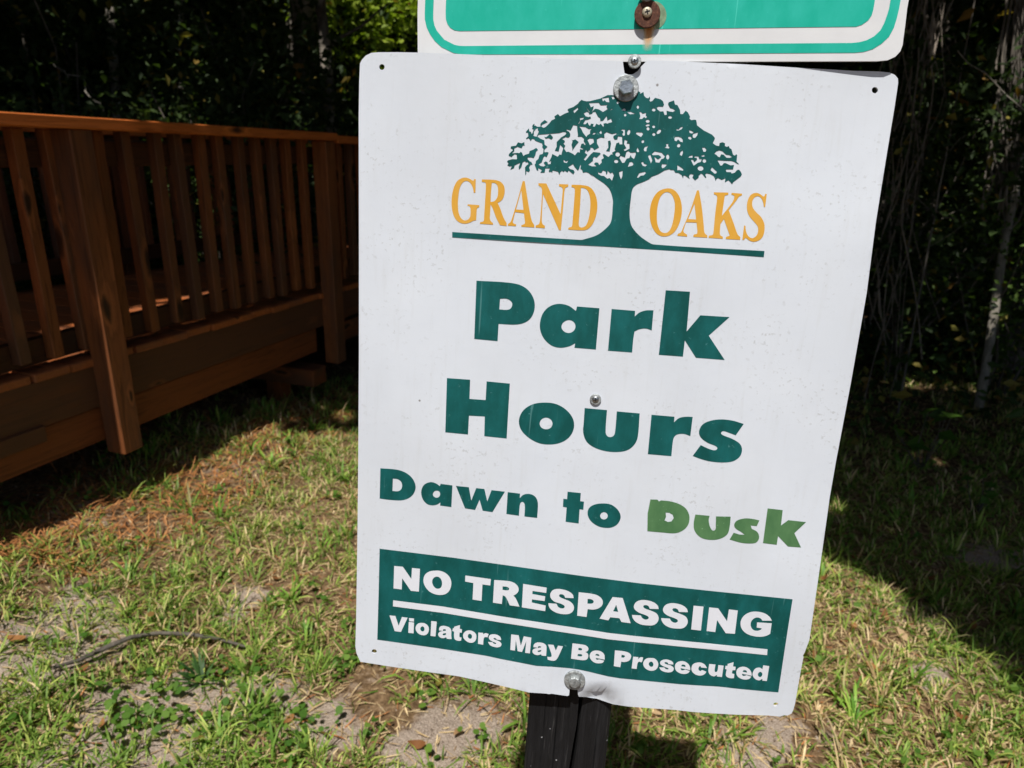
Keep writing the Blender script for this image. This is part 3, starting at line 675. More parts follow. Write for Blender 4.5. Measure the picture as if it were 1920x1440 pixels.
PRO = [parse(c, 'L') for c in ["78,112 190,125~ 245,148~ 260,180~ 240,225~ 190,243~ 148,240 138,302 65,290", "153,163 180,168~ 190,180~ 178,193~ 150,192",
  "283,183 342,188 338,212 365,190~ 395,192 378,245~ 350,240~ 332,258~ 322,322 265,315", "480,198~ 525,205~ 555,235~ 565,275~ 548,318~ 510,340~ 460,338~ 415,310~ 395,265~ 410,222~ 440,202~", "490,240~ 508,258~ 508,282~ 492,298~ 470,290~ 458,270~ 465,248~",
  "735,272 680,268 668,250~ 645,245~ 635,255~ 655,268~ 710,285~ 738,312~ 728,345~ 690,360~ 640,355~ 595,335~ 575,303 632,305 650,322~ 680,325~ 675,312~ 630,295~ 590,270~ 588,240~ 615,220~ 660,215~ 705,228~ 730,248~",
  eL, eLh, "1112,312 1045,305 1038,290~ 1022,300~ 1018,330~ 1040,345~ 1055,332 1105,352 1085,380~ 1040,396~ 985,385~ 945,350~ 938,310~ 955,270~ 1000,250~ 1050,252~ 1090,275~",
  "1138,265 1208,272 1198,340~ 1205,355~ 1225,350~ 1235,320~ 1240,277 1300,285 1280,412 1222,405 1225,390~ 1190,405~ 1145,385~ 1128,345~",
  "1345,265 1412,245 1405,292 1435,298 1430,337 1400,335 1395,370~ 1420,378 1415,425 1375,425~ 1330,405~ 1325,370~ 1335,328 1315,322 1322,285 1342,288"]] + [parse(eL, 'L', (690, 63)), parse(eLh, 'L', (690, 63))] + [parse(c, 'L') for c in [
  "1745,280 1812,290 1785,458 1732,452 1735,435~ 1700,450~ 1655,435~ 1625,390~ 1635,345~ 1665,312~ 1710,308~ 1735,325", "1715,355~ 1735,375~ 1725,405~ 1702,412~ 1685,390~ 1692,365~"]]
for lab, cs in (('white lettering NO', NOT), ('white lettering TRESPASSING', TRE), ('white lettering Violators', VIO), ('white lettering May', MAY), ('white lettering Be', BE), ('white lettering Prosecuted', PRO)):
    decal('lettering', cs, M_PRINT, 0.0006, npanel, lab, grid_px=6)
decal('rule_line', [parse("737.5,1125 830,1136.5 940,1155 1040,1170.5 1140,1186 1190,1191.8 1300,1203 1438.8,1216.7 1438,1227.7 1300,1214 1190,1203.3 1140,1198 1040,1182.5 940,1166.8 830,1148.5 737,1136.3")], M_PRINT, 0.0006, npanel, 'white rule between the two lines of lettering', grid_px=5)


# ---- hardware
def rev_mesh(name, prof, segs=24, hexr=False):
    """lathe about local Z; prof list of (r, z), from the rim at the back to the axis at the front"""
    V, Fs, Ft = [], [], []
    n = 6 if hexr else segs
    for r, z in prof:
        for i in range(n):
            t = 2 * math.pi * (i + 0.25) / n
            V.append((r * math.cos(t), r * math.sin(t), z))
    for k in range(len(prof) - 1):
        for i in range(n):
            j = (i + 1) % n
            Fs.append((k * n + i, k * n + j, (k + 1) * n + j, (k + 1) * n + i))
    V.append((0, 0, prof[-1][1])); c = len(V) - 1
    for i in range(n): Ft.append(((len(prof) - 1) * n + i, (len(prof) - 1) * n + (i + 1) % n, c))
    return np_mesh(name, V, [np.array(Fs), np.array(Ft)])


def cross_mesh(name, ln, wd, dp):
    bm = bmesh.new()
    for sx, sy in ((ln, wd), (wd, ln)):
        bmesh.ops.create_cube(bm, size=1.0, matrix=Matrix.Diagonal((sx, sy, dp, 1)))
    me = bpy.data.meshes.new(name); bm.to_mesh(me); bm.free()
    return me


def fix(px, py, parent, org, off=0.0, bent=True, boff=0.0):
    a, b = px_to_ab([(px, py)], boff, bent)
    w = float(warp(a, b)[0]) if bent else 0.0
    return Matrix.Translation((float(a[0]) - A0, B0 - float(b[0]), w + off + (0 if bent else boff)))


def screw(parent, mw, r, h, mat, slot=True, flange=None, label=None):
    prof = [(r, 0.0), (r * 1.0, h * 0.35), (r * 0.9, h * 0.75), (r * 0.62, h * 0.98), (r * 0.3, h)]
    s = obj('screw', rev_mesh('screw', prof), mat, parent, mw, label=label)
    for p in s.data.polygons: p.use_smooth = True
    if flange:
        obj('washer', rev_mesh('washer', [(flange, -0.0002), (flange, 0.0012), (flange * 0.92, 0.0016), (r * 0.8, 0.0018)]), M_GALV, s)
    obj('drive_recess', cross_mesh('drive_recess', r * 1.05, r * 0.26, h * 0.3), M_DARK, s, Matrix.Translation((0, 0, h * 0.93)) @ Matrix.Rotation(0.3, 4, 'Z'))
    return s


def hexbolt(parent, mw, wr, hr, hh, label=None):
    w = obj('bolt', rev_mesh('bolt', [(hr, 0.0016), (hr, hh * 0.85), (hr * 0.86, hh), (hr * 0.5, hh * 0.985)], hexr=True), M_ZINC, parent, mw, label=label)
    obj('washer', rev_mesh('washer', [(wr, -0.0004), (wr, 0.0013), (wr * 0.95, 0.0017), (hr * 0.8, 0.0017)], 40), M_GALV, w)
    return w


hexbolt(sign, fix(1173.5, 166, sign, None, 0.0006), 0.0108, 0.0066, 0.0082, 'hex head bolt with a wide washer at the top')
screw(sign, fix(1116.5, 748.5, sign, None, 0.0004), 0.0036, 0.0026, M_ZINC, flange=0.0053, label='small cross head screw above the u of Hours')
bb = obj('bolt', rev_mesh('bolt', [(0.0066, 0.0014), (0.0064, 0.0046), (0.0054, 0.0056), (0.0022, 0.0060)], 9), M_GALV, sign, fix(1077.5, 1273.5, sign, None, 0.0012), label='worn round head bolt with washer at the bottom edge')
obj('washer', rev_mesh('washer', [(0.0110, -0.0004), (0.0110, 0.0012), (0.0104, 0.0016), (0.005, 0.0016)], 40), M_GALV, bb)

# ------------------------------------------------------------------ the green sign above
GB = -0.0042                                             # its plane lies this far behind the white sheet's plane
ga, gb_ = px_to_ab([(1212, 115.5), (780, 60), (1692, 60)], GB, False)
BBOT = float(gb_[0]); BCEN = BBOT - 0.056
gorg = SO + E1 * (0.5 * (ga[1] + ga[2])) + E2 * BBOT + NF * GB
gsign = empty('green_border_sign', mat=frame(gorg) @ Matrix.Rotation(rad(-1.5), 4, 'Y'), label='green sign with white border and rusty washer, fixed above the white park sign', cat='sign')
GA0, GB0 = float(0.5 * (ga[1] + ga[2])), BBOT


def mirror_ring(px):
    """lower half traced from the photo (left to right along the bottom); the upper half mirrors it"""
    a, b = px_to_ab(px, GB, False)
    lo = np.stack([a, b], 1)
    up = lo[::-1].copy(); up[:, 1] = 2 * BCEN - up[:, 1]
    return np.concatenate([lo, up])


def gplate(name, rings, mat, z0, z1=None, parent=gsign, label=None):
    V, Fq = fill(rings, None)
    P = np.stack([V[:, 0] - GA0, GB0 - V[:, 1], np.zeros(len(V))], 1)
    cr = np.cross(P[Fq[:, 1]] - P[Fq[:, 0]], P[Fq[:, 2]] - P[Fq[:, 0]])[:, 2]
    Fq[cr < 0] = Fq[cr < 0][:, ::-1]
    if z1 is None:
        P[:, 2] = z0
        return obj(name, np_mesh(name, P, Fq), mat, parent, label=label)
    n = len(P); Q = P.copy(); P[:, 2] = z0; Q[:, 2] = z1
    key = {tuple(e) for e in np.concatenate([Fq[:, [0, 1]], Fq[:, [1, 2]], Fq[:, [2, 0]]]).tolist()}
    bd = np.array([e for e in key if (e[1], e[0]) not in key])
    side = np.stack([bd[:, 1], bd[:, 0], bd[:, 0] + n, bd[:, 1] + n], 1)
    return obj(name, np_mesh(name, np.concatenate([P, Q]), [np.concatenate([Fq, Fq[:, ::-1] + n]), side]), mat, parent, label=label)


def mat_gwhite():
    """white border enamel with the rust run below the washer"""
    m, nt, b = new_mat('white_border_enamel')
    co = objco(nt)
    n1 = noise(nt, co, 25, 4)
    c = ramp(nt, n1.outputs[0], [(0.3, (0.66, 0.665, 0.675)), (0.7, (0.73, 0.735, 0.74))]).outputs[0]
    L(nt, c, b.inputs['Base Color']); b.inputs['Roughness'].default_value = 0.4
    b.inputs['Specular IOR Level'].default_value = 0.3
    return m


M_GWHITE = mat_gwhite()
gplate('panel', [mirror_ring([(780, 20), (780.5, 98), (783, 108), (792, 112.5), (810, 113.5), (1000, 114.6), (1212, 115.5), (1450, 116.6), (1640, 117.3), (1660, 115.5), (1674, 109), (1683, 99), (1687, 88), (1692, 50), (1695.5, 20)])], M_GWHITE, 0.0, -0.002)
gplate('border_line', [mirror_ring([(794, 20), (794, 33), (797.5, 48), (803.6, 60.7), (813, 74), (825.7, 85.6), (847.7, 96.6), (858, 99), (870, 100), (1200, 101.3), (1598.7, 101.5), (1615, 100), (1631.8, 95), (1648, 85), (1662, 71.8), (1671, 55), (1676, 38.7), (1680.5, 20)]),
       mirror_ring([(810, 20), (810, 33), (812.5, 45), (817, 55), (831, 71.8), (850.5, 81.7), (860, 83.6), (870, 84), (1200, 83.5), (1593, 83.3), (1607, 82), (1620.8, 78.4), (1634, 71.5), (1645.6, 60.7), (1653, 47), (1658, 33), (1662, 20)])], M_TEAL, 0.0003, label='teal border line')
gplate('field', [mirror_ring([(833.5, 20), (834, 33), (837, 42), (842, 49), (850, 54), (860, 55.6), (1200, 54.6), (1601, 53), (1612, 49.5), (1623.5, 41.4), (1630, 32), (1633, 22)])], M_TEAL, 0.0003, label='teal green field')


def gfix(px, py, off):
    a, b = px_to_ab([(px, py)], GB, False)
    return Matrix.Translation((float(a[0]) - GA0, GB0 - float(b[0]), off))


# pale ring left by an earlier washer, the rust run, the washer itself and its screws
def disc_px(cx, cy, r, n=28, f=1.0):
    a, b = px_to_ab(ell('P', cx, cy, r, r * f, 0, n), GB, False); return np.stack([a, b], 1)
gplate('washer_ghost', [disc_px(1224, 29, 25.5, f=1.06)], M_OLIVE, 0.0006, label='pale ring left by an older washer')


def mat_streak():
    m, nt, b = new_mat('rust_run')
    co = objco(nt)
    sx = N(nt, 'ShaderNodeSeparateXYZ'); L(nt, co, sx.inputs[0])
    n = noise(nt, mapping(nt, co, (500, 60, 1)), 1.0, 3)
    y = mth(nt, 'MULTIPLY', sx.outputs[1], 1.0 / 0.018, True)      # 0 at the bottom end, 1 below the washer
    xx = mth(nt, 'ABSOLUTE', mth(nt, 'MULTIPLY', sx.outputs[0], 1.0 / 0.0055))
    f = mth(nt, 'MULTIPLY', mth(nt, 'SUBTRACT', 1.0, xx, True), y)
    f = mth(nt, 'MULTIPLY', f, mth(nt, 'ADD', mth(nt, 'MULTIPLY', n.outputs[0], 2.2), 0.3), True)
    L(nt, ramp(nt, f, [(0.0, (0.72, 0.70, 0.66)), (0.4, (0.75, 0.58, 0.36)), (0.9, (0.55, 0.24, 0.07))]).outputs[0], b.inputs['Base Color'])
    L(nt, ramp(nt, f, [(0.04, (0, 0, 0)), (0.75, (1, 1, 1))]).outputs[0], b.inputs['Alpha'])
    b.inputs['Roughness'].default_value = 0.7
    return m


stk = np_mesh('rust_streak', [(-0.006, 0, 0), (0.006, 0, 0), (0.006, 0.021, 0), (-0.006, 0.021, 0)], np.array([[0, 1, 2, 3]]))
obj('rust_streak', stk, mat_streak(), gsign, gfix(1213, 99, 0.0008), label='orange rust run below the washer')
rw = obj('washer', rev_mesh('washer', [(0.0106, -0.0002), (0.0108, 0.0016), (0.0102, 0.0021), (0.0045, 0.0022)], 40), M_RUST, gsign, gfix(1213, 30, 0.0035), label='rusty brown washer')
screw(gsign, gfix(1212.5, 27, 0.0055), 0.0041, 0.0026, M_CREAM, label='cream cross head screw in the rusty washer')
hexbolt(gsign, gfix(1212, -10, 0.006), 0.0072, 0.0052, 0.006, 'plated bolt head at the centre')
screw(gsign, gfix(1189, 119.5, 0.0075), 0.0036, 0.0026, M_ZINC, flange=0.0056, label='cross head screw between the two signs')

# ------------------------------------------------------------------ the black post
PAX = 0.238                                               # post axis in the sign plane
PFRONT = -0.0140
post_top = BCEN - (BBOT - BCEN) - 0.02
zdir = -E2
base_t = (SO[2] + E1[2] * PAX + NF[2] * PFRONT) / (-E2[2]) if True else 0
foot = SO + E1 * PAX + NF * PFRONT
t_ground = foot[2] / E2[2] * -1                           # distance down the axis to the ground
PM = frame(foot + E2 * (t_ground + 0.0))
post = empty('sign_post', mat=PM, label='black painted square wooden post carrying both signs, split by a long crack', cat='post')
hp = 0.0447
secs = []
LT = t_ground - post_top
for k, yy in enumerate(np.linspace(-0.25, LT, 60)):
    d = t_ground - yy                                     # distance below the sheet's top edge
    # crack wanders and closes slowly towards the ground and above the sign
    cxk = 0.0125 - 0.05 * max(0.0, d - 0.62) + 0.0008 * math.sin(yy * 31) + 0.0006 * math.sin(yy * 77 + 1)
    wk = 0.0021 * max(0.12, min(1, 1.25 - abs(d - 0.60) * 2.0)) * (1 + 0.25 * math.sin(yy * 53))
    dpk = 0.03
    c = 0.0025
    j = lambda s: 0.0003 * math.sin(yy * 40 + s)
    gv = lambda x0, dd: [(x0 - 0.0009, j(4)), (x0 + 0.0003 * math.sin(yy * 9), -dd), (x0 + 0.0009, j(5))]
    secs.append([(-hp + c, -0.0 + j(0))] + gv(-0.0265 + 0.0006 * math.sin(yy * 7), 0.0022 * (0.6 + 0.4 * math.sin(yy * 13))) + gv(-0.0125 + 0.0005 * math.sin(yy * 11 + 1), 0.0016 * (0.6 + 0.4 * math.sin(yy * 17))) + [(cxk - wk, 0.0 + j(1)), (cxk - wk * 0.3, -dpk), (cxk + wk * 0.3, -dpk), (cxk + wk, -0.0006 + j(2))] + gv(0.0315, 0.0018 * (0.55 + 0.45 * math.sin(yy * 15 + 2))) + [(hp - c, -0.0004 + j(3)), (hp, -c), (hp, -2 * hp + c), (hp - c, -2 * hp), (-hp + c, -2 * hp), (-hp, -2 * hp + c), (-hp, -c)])
V = []; ys = np.linspace(-0.25, LT, 60)
for yy, s in zip(ys, secs): V += [(x, yy, z) for x, z in s]
ns = 21; Fq = []
for k in range(59):
    for i in range(ns):
        jn = (i + 1) % ns
        Fq.append((k * ns + i, (k + 1) * ns + i, (k + 1) * ns + jn, k * ns + jn))
pm = np_mesh('timber', V, np.array(Fq))
bmx = bmesh.new(); bmx.from_mesh(pm); bmx.verts.ensure_lookup_table()
bmx.faces.new([bmx.verts[59 * ns + i] for i in range(ns)])
bmesh.ops.recalc_face_normals(bmx, faces=bmx.faces); bmx.to_mesh(pm); bmx.free()
obj('timber', pm, M_POST, post)

# ------------------------------------------------------------------ the wooden footbridge
HD = rad(18.0)
DD = np.array([math.sin(HD), math.cos(HD), 0.0]); DN = np.array([math.cos(HD), -math.sin(HD), 0.0])
DP = np.array([-1.497, 2.399, 0.0])
BM = Matrix.Identity(4)
for i in range(3):
    BM[i][0] = DD[i]; BM[i][1] = -DN[i]; BM[i][2] = (0, 0, 1)[i]; BM[i][3] = DP[i]
bridge = empty('footbridge', mat=BM, label='brown stained wooden footbridge with baluster railings in deep shade', cat='footbridge')
# bridge frame: x along, y = -n (to the far side), z up from the ground.  Heights measured from eye level
_bx = {}


def board(name, mat, c, size, axis='x', tilt=0.0, bev=0.003, rotz=0.0, label=None, parent=None, yaw=0.0):
    """size = (length, width, thickness); the mesh's long side is its own X"""
    key = tuple(round(v, 4) for v in size) + (bev, mat.name)
    me = _bx.get(key)
    if me is None:
        bm = bmesh.new(); bmesh.ops.create_cube(bm, size=1.0, matrix=Matrix.Diagonal((*size, 1)))
        bmesh.ops.bevel(bm, geom=list(bm.edges), offset=bev, segments=1, affect='EDGES')
        me = bpy.data.meshes.new(name); bm.to_mesh(me); bm.free(); me.materials.append(mat); _bx[key] = me
    if axis == 'x': R = Matrix.Identity(4)
    elif axis == 'z': R = Matrix(((0, 0, -1, 0), (0, 1, 0, 0), (1, 0, 0, 0), (0, 0, 0, 1)))
    else: R = Matrix(((0, -1, 0, 0), (1, 0, 0, 0), (0, 0, 1, 0), (0, 0, 0, 1)))
    M = Matrix.Translation(c) @ Matrix.Rotation(yaw, 4, 'Z') @ Matrix.Rotation(tilt, 4, 'Y') @ R @ Matrix.Rotation(rotz, 4, 'X')
    o = obj(name, me, None, parent or bridge, M, label=label)
    return o


z = lambda e: EYE + e
SLOPE = 0.02
# posts
for s0, zb, zt in ((0.0, -1.172, 0.02), (1.512, -1.238, 0.008), (3.02, -1.27, 0.0), (-1.512, -1.15, 0.02)):
    board('post', M_BALU, (s0 + 0.0445, 0.0445, z((zb + zt) / 2)), (zt - zb, 0.089, 0.089), 'z', bev=0.004)
# cap rails: a near section and a lower one joined on the second post
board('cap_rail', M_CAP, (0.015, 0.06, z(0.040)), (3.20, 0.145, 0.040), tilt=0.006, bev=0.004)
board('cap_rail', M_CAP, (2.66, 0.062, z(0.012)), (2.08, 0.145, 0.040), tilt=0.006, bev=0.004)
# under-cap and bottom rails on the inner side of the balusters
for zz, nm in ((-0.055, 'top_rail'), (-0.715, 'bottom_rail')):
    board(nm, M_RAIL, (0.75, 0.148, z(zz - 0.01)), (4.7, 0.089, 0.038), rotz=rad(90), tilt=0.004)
# balusters where the photograph has them, a few more beyond
bal_s = [-0.86, -0.74, -0.61, -0.49, -0.365, -0.243, -0.116, 0.003, 0.186, 0.316, 0.461, 0.573, 0.699, 0.816, 0.951, 1.076, 1.188, 1.304, 1.439, 1.66, 1.79, 1.91, 2.03, 2.15, 2.28, 2.40, 2.53, 2.66, 2.78, 2.9]
for i, s in enumerate(bal_s):
    zb = -0.752 - 0.014 * s + 0.006 * math.sin(i * 2.7)
    zt = 0.018 - (0.02 if s > 1.6 else 0.0)
    board('baluster', M_BALU, (s, 0.108 + 0.002 * math.sin(i * 5.1), z((zb + zt) / 2)), (zt - zb, 0.040, 0.043), 'z', tilt=0.012 * math.sin(i * 3.3) - 0.002, bev=0.003, yaw=0.05 * math.sin(i * 7.7))
# rim boards: a wide upper one and a lower one with a short cleat
board('rim_board', M_WOOD, (0.95, 0.108, z(-0.900 - SLOPE * 0.95)), (5.4, 0.168, 0.038), rotz=rad(90), tilt=SLOPE)
board('rim_board', M_WOOD, (0.45, 0.116, z(-1.055 - SLOPE * 0.45)), (2.0, 0.136, 0.038), rotz=rad(90), tilt=SLOPE)
board('rim_board', M_WOOD, (-1.15, 0.118, z(-1.055 + SLOPE * 1.15)), (1.17, 0.136, 0.038), rotz=rad(90), tilt=SLOPE)
board('rim_board', M_WOOD, (2.6, 0.118, z(-1.07 - SLOPE * 2.6)), (1.8, 0.12, 0.038), rotz=rad(90), tilt=SLOPE)
board('cleat', M_WOOD, (-0.62, 0.088, z(-0.992)), (0.78, 0.060, 0.022), rotz=rad(90), tilt=SLOPE)
# decking laid across, butt ends proud of the rim board
k = 0
s = -1.45
while s < 3.6:
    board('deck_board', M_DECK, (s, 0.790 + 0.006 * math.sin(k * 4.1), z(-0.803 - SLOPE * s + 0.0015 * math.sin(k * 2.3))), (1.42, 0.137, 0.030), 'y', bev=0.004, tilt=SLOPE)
    s += 0.143; k += 1
# far side railing
for s0 in (-1.5, 0.02, 1.53, 3.04):
    board('post', M_BALU, (s0, 1.52, z(-0.58)), (1.2, 0.089, 0.089), 'z', bev=0.004)
board('cap_rail', M_CAP, (0.9, 1.47, z(0.030)), (5.0, 0.145, 0.038), tilt=0.008, bev=0.004)
for zz, nm in ((-0.06, 'top_rail'), (-0.69, 'bottom_rail')):
    board(nm, M_RAIL, (0.9, 1.42, z(zz)), (4.9, 0.089, 0.038), rotz=rad(90), tilt=0.006)
for i in range(36):
    s = -1.4 + i * 0.128
    board('baluster', M_BALU, (s, 1.462, z(-0.345)), (0.73, 0.038, 0.038), 'z', tilt=0.006 * math.sin(i * 2.9), bev=0.002)
board('rim_board', M_WOOD, (0.95, 1.45, z(-0.93)), (5.2, 0.185, 0.038), rotz=rad(90), tilt=SLOPE)
# bearers and short footing posts under the deck
for s0 in (1.36, -1.25, 3.3):
    board('bearer', M_WOOD, (s0, 0.74, z(-1.27)), (1.42, 0.13, 0.10), 'y', bev=0.004)
    for yy in (0.32, 1.15): board('footing', M_WOOD, (s0, yy, z(-1.43)), (0.24, 0.10, 0.10), 'z', bev=0.003)

# ------------------------------------------------------------------ the ground
LIT = np.array([(-2.3, 2.42), (-1.74, 2.86), (-1.36, 3.10), (-0.90, 3.42), (-0.2, 3.55), (0.55, 3.3), (1.05, 2.92), (1.32, 2.58), (1.50, 2.12), (1.64, 1.68), (1.80, 0.9), (1.9, -4.5), (-3.8, -4.5), (-3.2, 1.2)])


def vnoise(x, y, seed=0, oct=3):
    out = 0; amp = 1.0
    for o in range(oct):
        f = 2.0 ** o
        for q in range(4):
            r = np.random.default_rng(seed * 97 + o * 13 + q)
            ang, ph, fr = r.uniform(0, 6.28), r.uniform(0, 6.28), f * r.uniform(0.7, 1.4)
            out = out + amp * np.sin((x * math.cos(ang) + y * math.sin(ang)) * fr + ph) / 4
        amp *= 0.55
    return out


def rise(x, y):
    t = np.clip((-x - 0.75 + 0.10 * np.sin(y * 2.0)) / 0.95, 0, 1) * np.clip((4.6 - y) / 1.6, 0, 1)
    return t * t * (3 - 2 * t)


def gpt(px, py):
    p = on_ground(px, py)
    for _ in range(6): p = on_ground(px, py, float(gheight(p[0], p[1])))
    return p


def gheight(x, y):
    near = np.exp(-((x / 5.0) ** 2 + ((y - 2) / 5.0) ** 2))
    return (0.018 * vnoise(x * 4.0, y * 4.0, 3, 3) + 0.012 * vnoise(x * 14, y * 14, 4, 3)) * near + 0.19 * rise(x, y)


ax = np.concatenate([np.linspace(-120, -6, 20)[:-1], np.linspace(-6, -2.6, 40)[:-1], np.linspace(-2.6, 2.6, 220)[:-1], np.linspace(2.6, 6, 40)[:-1], np.linspace(6, 120, 20)])
ay = np.concatenate([np.linspace(-120, -4, 12)[:-1], np.linspace(-4, 0.9, 30)[:-1], np.linspace(0.9, 3.6, 130)[:-1], np.linspace(3.6, 8, 60)[:-1], np.linspace(8, 150, 20)])
gx, gy = np.meshgrid(ax, ay); gz = gheight(gx, gy)
BARE = [gpt(*p)[:2].tolist() + [r * 0.80] for p, r in (((45, 1215), .20), ((120, 1190), .12), ((330, 1345), .22), ((250, 1420), .16), ((850, 1385), .16), ((790, 1420), .12), ((440, 1140), .12), ((150, 1150), .1), ((1500, 1385), .12), ((1880, 1055), .12), ((620, 1350), .14), ((460, 1320), .14), ((1700, 1250), .10), ((1420, 1430), .1))]


def bare(x, y):
    b = 0 * x
    x, y = x + 0.085 * vnoise(x * 13, y * 13, 41, 4), y + 0.085 * vnoise(x * 13, y * 13, 42, 4)
    for bx_, by_, r in BARE: b = np.maximum(b, np.exp(-(((x - bx_) / r) ** 2 + ((y - by_) / (r * 0.9)) ** 2)))
    return b


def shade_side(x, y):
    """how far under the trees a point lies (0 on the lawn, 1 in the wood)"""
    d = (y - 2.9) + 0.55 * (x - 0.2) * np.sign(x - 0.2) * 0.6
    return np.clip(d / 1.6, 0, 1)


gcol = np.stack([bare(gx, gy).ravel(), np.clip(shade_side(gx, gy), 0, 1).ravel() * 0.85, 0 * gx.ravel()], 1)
nx, ny = len(ax), len(ay)
ii = (np.arange(ny - 1)[:, None] * nx + np.arange(nx - 1)[None, :]).ravel()
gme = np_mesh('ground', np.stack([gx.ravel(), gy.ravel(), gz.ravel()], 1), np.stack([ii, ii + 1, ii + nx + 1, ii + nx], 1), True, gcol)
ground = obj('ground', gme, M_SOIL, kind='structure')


# ------------------------------------------------------------------ grass, straw, litter
def blades(x, y, ln, wd, hd, lean, curve, col, twist=None, z0=None):
    """arrays of blades: base position, length, width, heading, lean from upright (rad), curve"""
    n = len(x)
    zb = gheight(x, y) if z0 is None else z0
    base = np.stack([x, y, zb - 0.004], 1)
    h = np.stack([np.cos(hd), np.sin(hd), 0 * hd], 1)
    sdv = np.stack([-np.sin(hd), np.cos(hd), 0 * hd], 1)
    up = np.array([0, 0, 1.0])
    def pt(t):
        a = lean + curve * t
        return np.sin(a)[:, None] * h + np.cos(a)[:, None] * up
    p1 = base + pt(0.0) * (ln * 0.4)[:, None]
    p2 = p1 + pt(0.6) * (ln * 0.35)[:, None]
    p3 = p2 + pt(1.1) * (ln * 0.25)[:, None]
    for p in (p1, p2, p3):
        gzz = gheight(p[:, 0], p[:, 1]) + 0.002
        p[:, 2] = np.maximum(p[:, 2], gzz)
    w = (wd * 0.5)[:, None] * sdv
    V = np.stack([base - w * 0.7, base + w * 0.7, p1 - w, p1 + w, p2 - w * 0.75, p2 + w * 0.75, p3], 1)
    q = np.arange(n)[:, None] * 7
    F4 = np.concatenate([q + np.array([0, 1, 3, 2]), q + np.array([2, 3, 5, 4])])
    F3 = q + np.array([4, 5, 6])
    return V.reshape(-1, 3), F4, F3, np.repeat(col, 7, 0)


def join(parts):
    V, A, B, C = [], [], [], []; o = 0
    for v, f4, f3, c in parts:
        V.append(v); A.append(f4 + o); B.append(f3 + o); C.append(c); o += len(v)
    return np.concatenate(V), [np.concatenate(A), np.concatenate(B)], np.concatenate(C)


def scatter(n, x0, x1, y0, y1):
    # more of them close by
    u = RNG.random(n); y = y0 + (y1 - y0) * u ** 1.35
    x = x0 + (x1 - x0) * RNG.random(n)
    return x, y


def needles(x, y):
    """drift of rusty needles along the bridge"""
    q = (np.stack([x, y, 0 * x], -1) - DP) @ DN
    return np.clip(1 - np.abs(q - 0.02 - 0.06 * np.sin(x * 5 + y * 3)) / 0.34, 0, 1)


def in_view(x, y, m=0.25):
    return (np.abs(x) < y * 0.80 + 0.7) & (y > 0.45)


def lerp(a, b, t): return np.asarray(a) * (1 - t[:, None]) + np.asarray(b) * t[:, None]


def grass_cols(n, dry):
    t = RNG.random(n)
    g = lerp((0.080, 0.165, 0.022), (0.255, 0.360, 0.066), t)
    yel = lerp((0.30, 0.37, 0.07), (0.48, 0.49, 0.15), RNG.random(n))
    str_ = lerp((0.42, 0.29, 0.14), (0.74, 0.58, 0.34), RNG.random(n))
    r = RNG.random(n)
    c = np.where((r < 0.20)[:, None], yel, g)
    return np.where((RNG.random(n) < dry)[:, None], str_, c)


parts = []
tx, ty = scatter(21500, -3.2, 4.0, 0.5, 4.8)
dn = 0.66 + 0.75 * vnoise(tx * 3.2, ty * 3.2, 11, 3) - 1.05 * bare(tx, ty) - 0.5 * needles(tx, ty)
sh = shade_side(tx, ty)
keep = in_view(tx, ty) & (RNG.random(len(tx)) < np.clip(dn + 0.22, 0.0, 1.0) * (1 - 0.55 * sh))
# nothing grows beneath the bridge
sdk = (np.stack([tx, ty, 0 * tx], 1) - DP) @ DN
keep &= (sdk > -0.28) | (RNG.random(len(tx)) < 0.10)
tx, ty, sh = tx[keep], ty[keep], sh[keep]
per = RNG.integers(8, 18, len(tx))
ti = np.repeat(np.arange(len(tx)), per); nb = len(ti)
vig = 0.5 + 1.15 * RNG.random(len(tx)) ** 1.5
rr = np.abs(RNG.normal(0, 0.026, nb)); aa = RNG.random(nb) * 6.283
bx_, by_ = tx[ti] + rr * np.cos(aa), ty[ti] + rr * np.sin(aa)
ln = (0.026 + 0.052 * RNG.random(nb) ** 1.4) * vig[ti]
wd = 0.0026 + 0.0036 * RNG.random(nb)
hd = aa + RNG.normal(0, 0.7, nb)
lean = np.clip(RNG.normal(0.62, 0.36, nb), 0.05, 1.45); curve = RNG.normal(0.75, 0.45, nb)
dryt = np.clip(0.13 + 0.32 * vnoise(tx * 2.3, ty * 2.3, 21, 2), 0.04, 0.7)
gc = grass_cols(nb, dryt[ti])
gc = gc * (0.90 + 0.45 * RNG.random(len(tx)))[ti][:, None]
parts.append(blades(bx_, by_, ln, wd, hd, lean, curve, gc))
nt_ = 330
tx2, ty2 = scatter(nt_, -2.6, 3.2, 0.6, 3.8)
k = in_view(tx2, ty2) & (RNG.random(nt_) > bare(tx2, ty2) + 0.5 * shade_side(tx2, ty2))
tx2, ty2 = tx2[k], ty2[k]
ti = np.repeat(np.arange(len(tx2)), RNG.integers(9, 22, len(tx2))); nb = len(ti)
aa = RNG.random(nb) * 6.283; rr = np.abs(RNG.normal(0, 0.02, nb))
tone = (0.85 + 0.55 * RNG.random(len(tx2)))[ti][:, None]
parts.append(blades(tx2[ti] + rr * np.cos(aa), ty2[ti] + rr * np.sin(aa), 0.055 + 0.075 * RNG.random(nb), 0.0055 + 0.0035 * RNG.random(nb), aa + RNG.normal(0, 0.5, nb),
                    np.clip(RNG.normal(0.45, 0.3, nb), 0.05, 1.2), RNG.normal(0.9, 0.4, nb), grass_cols(nb, 0.06 + 0 * aa) * tone * np.array([0.85, 1.0, 0.85])))
V, F, C = join(parts)
obj('grass', np_mesh('grass', V, F, True, C), M_GRASS, label='patchy short lawn grass, green and straw coloured, in front of the bridge', kind='stuff')

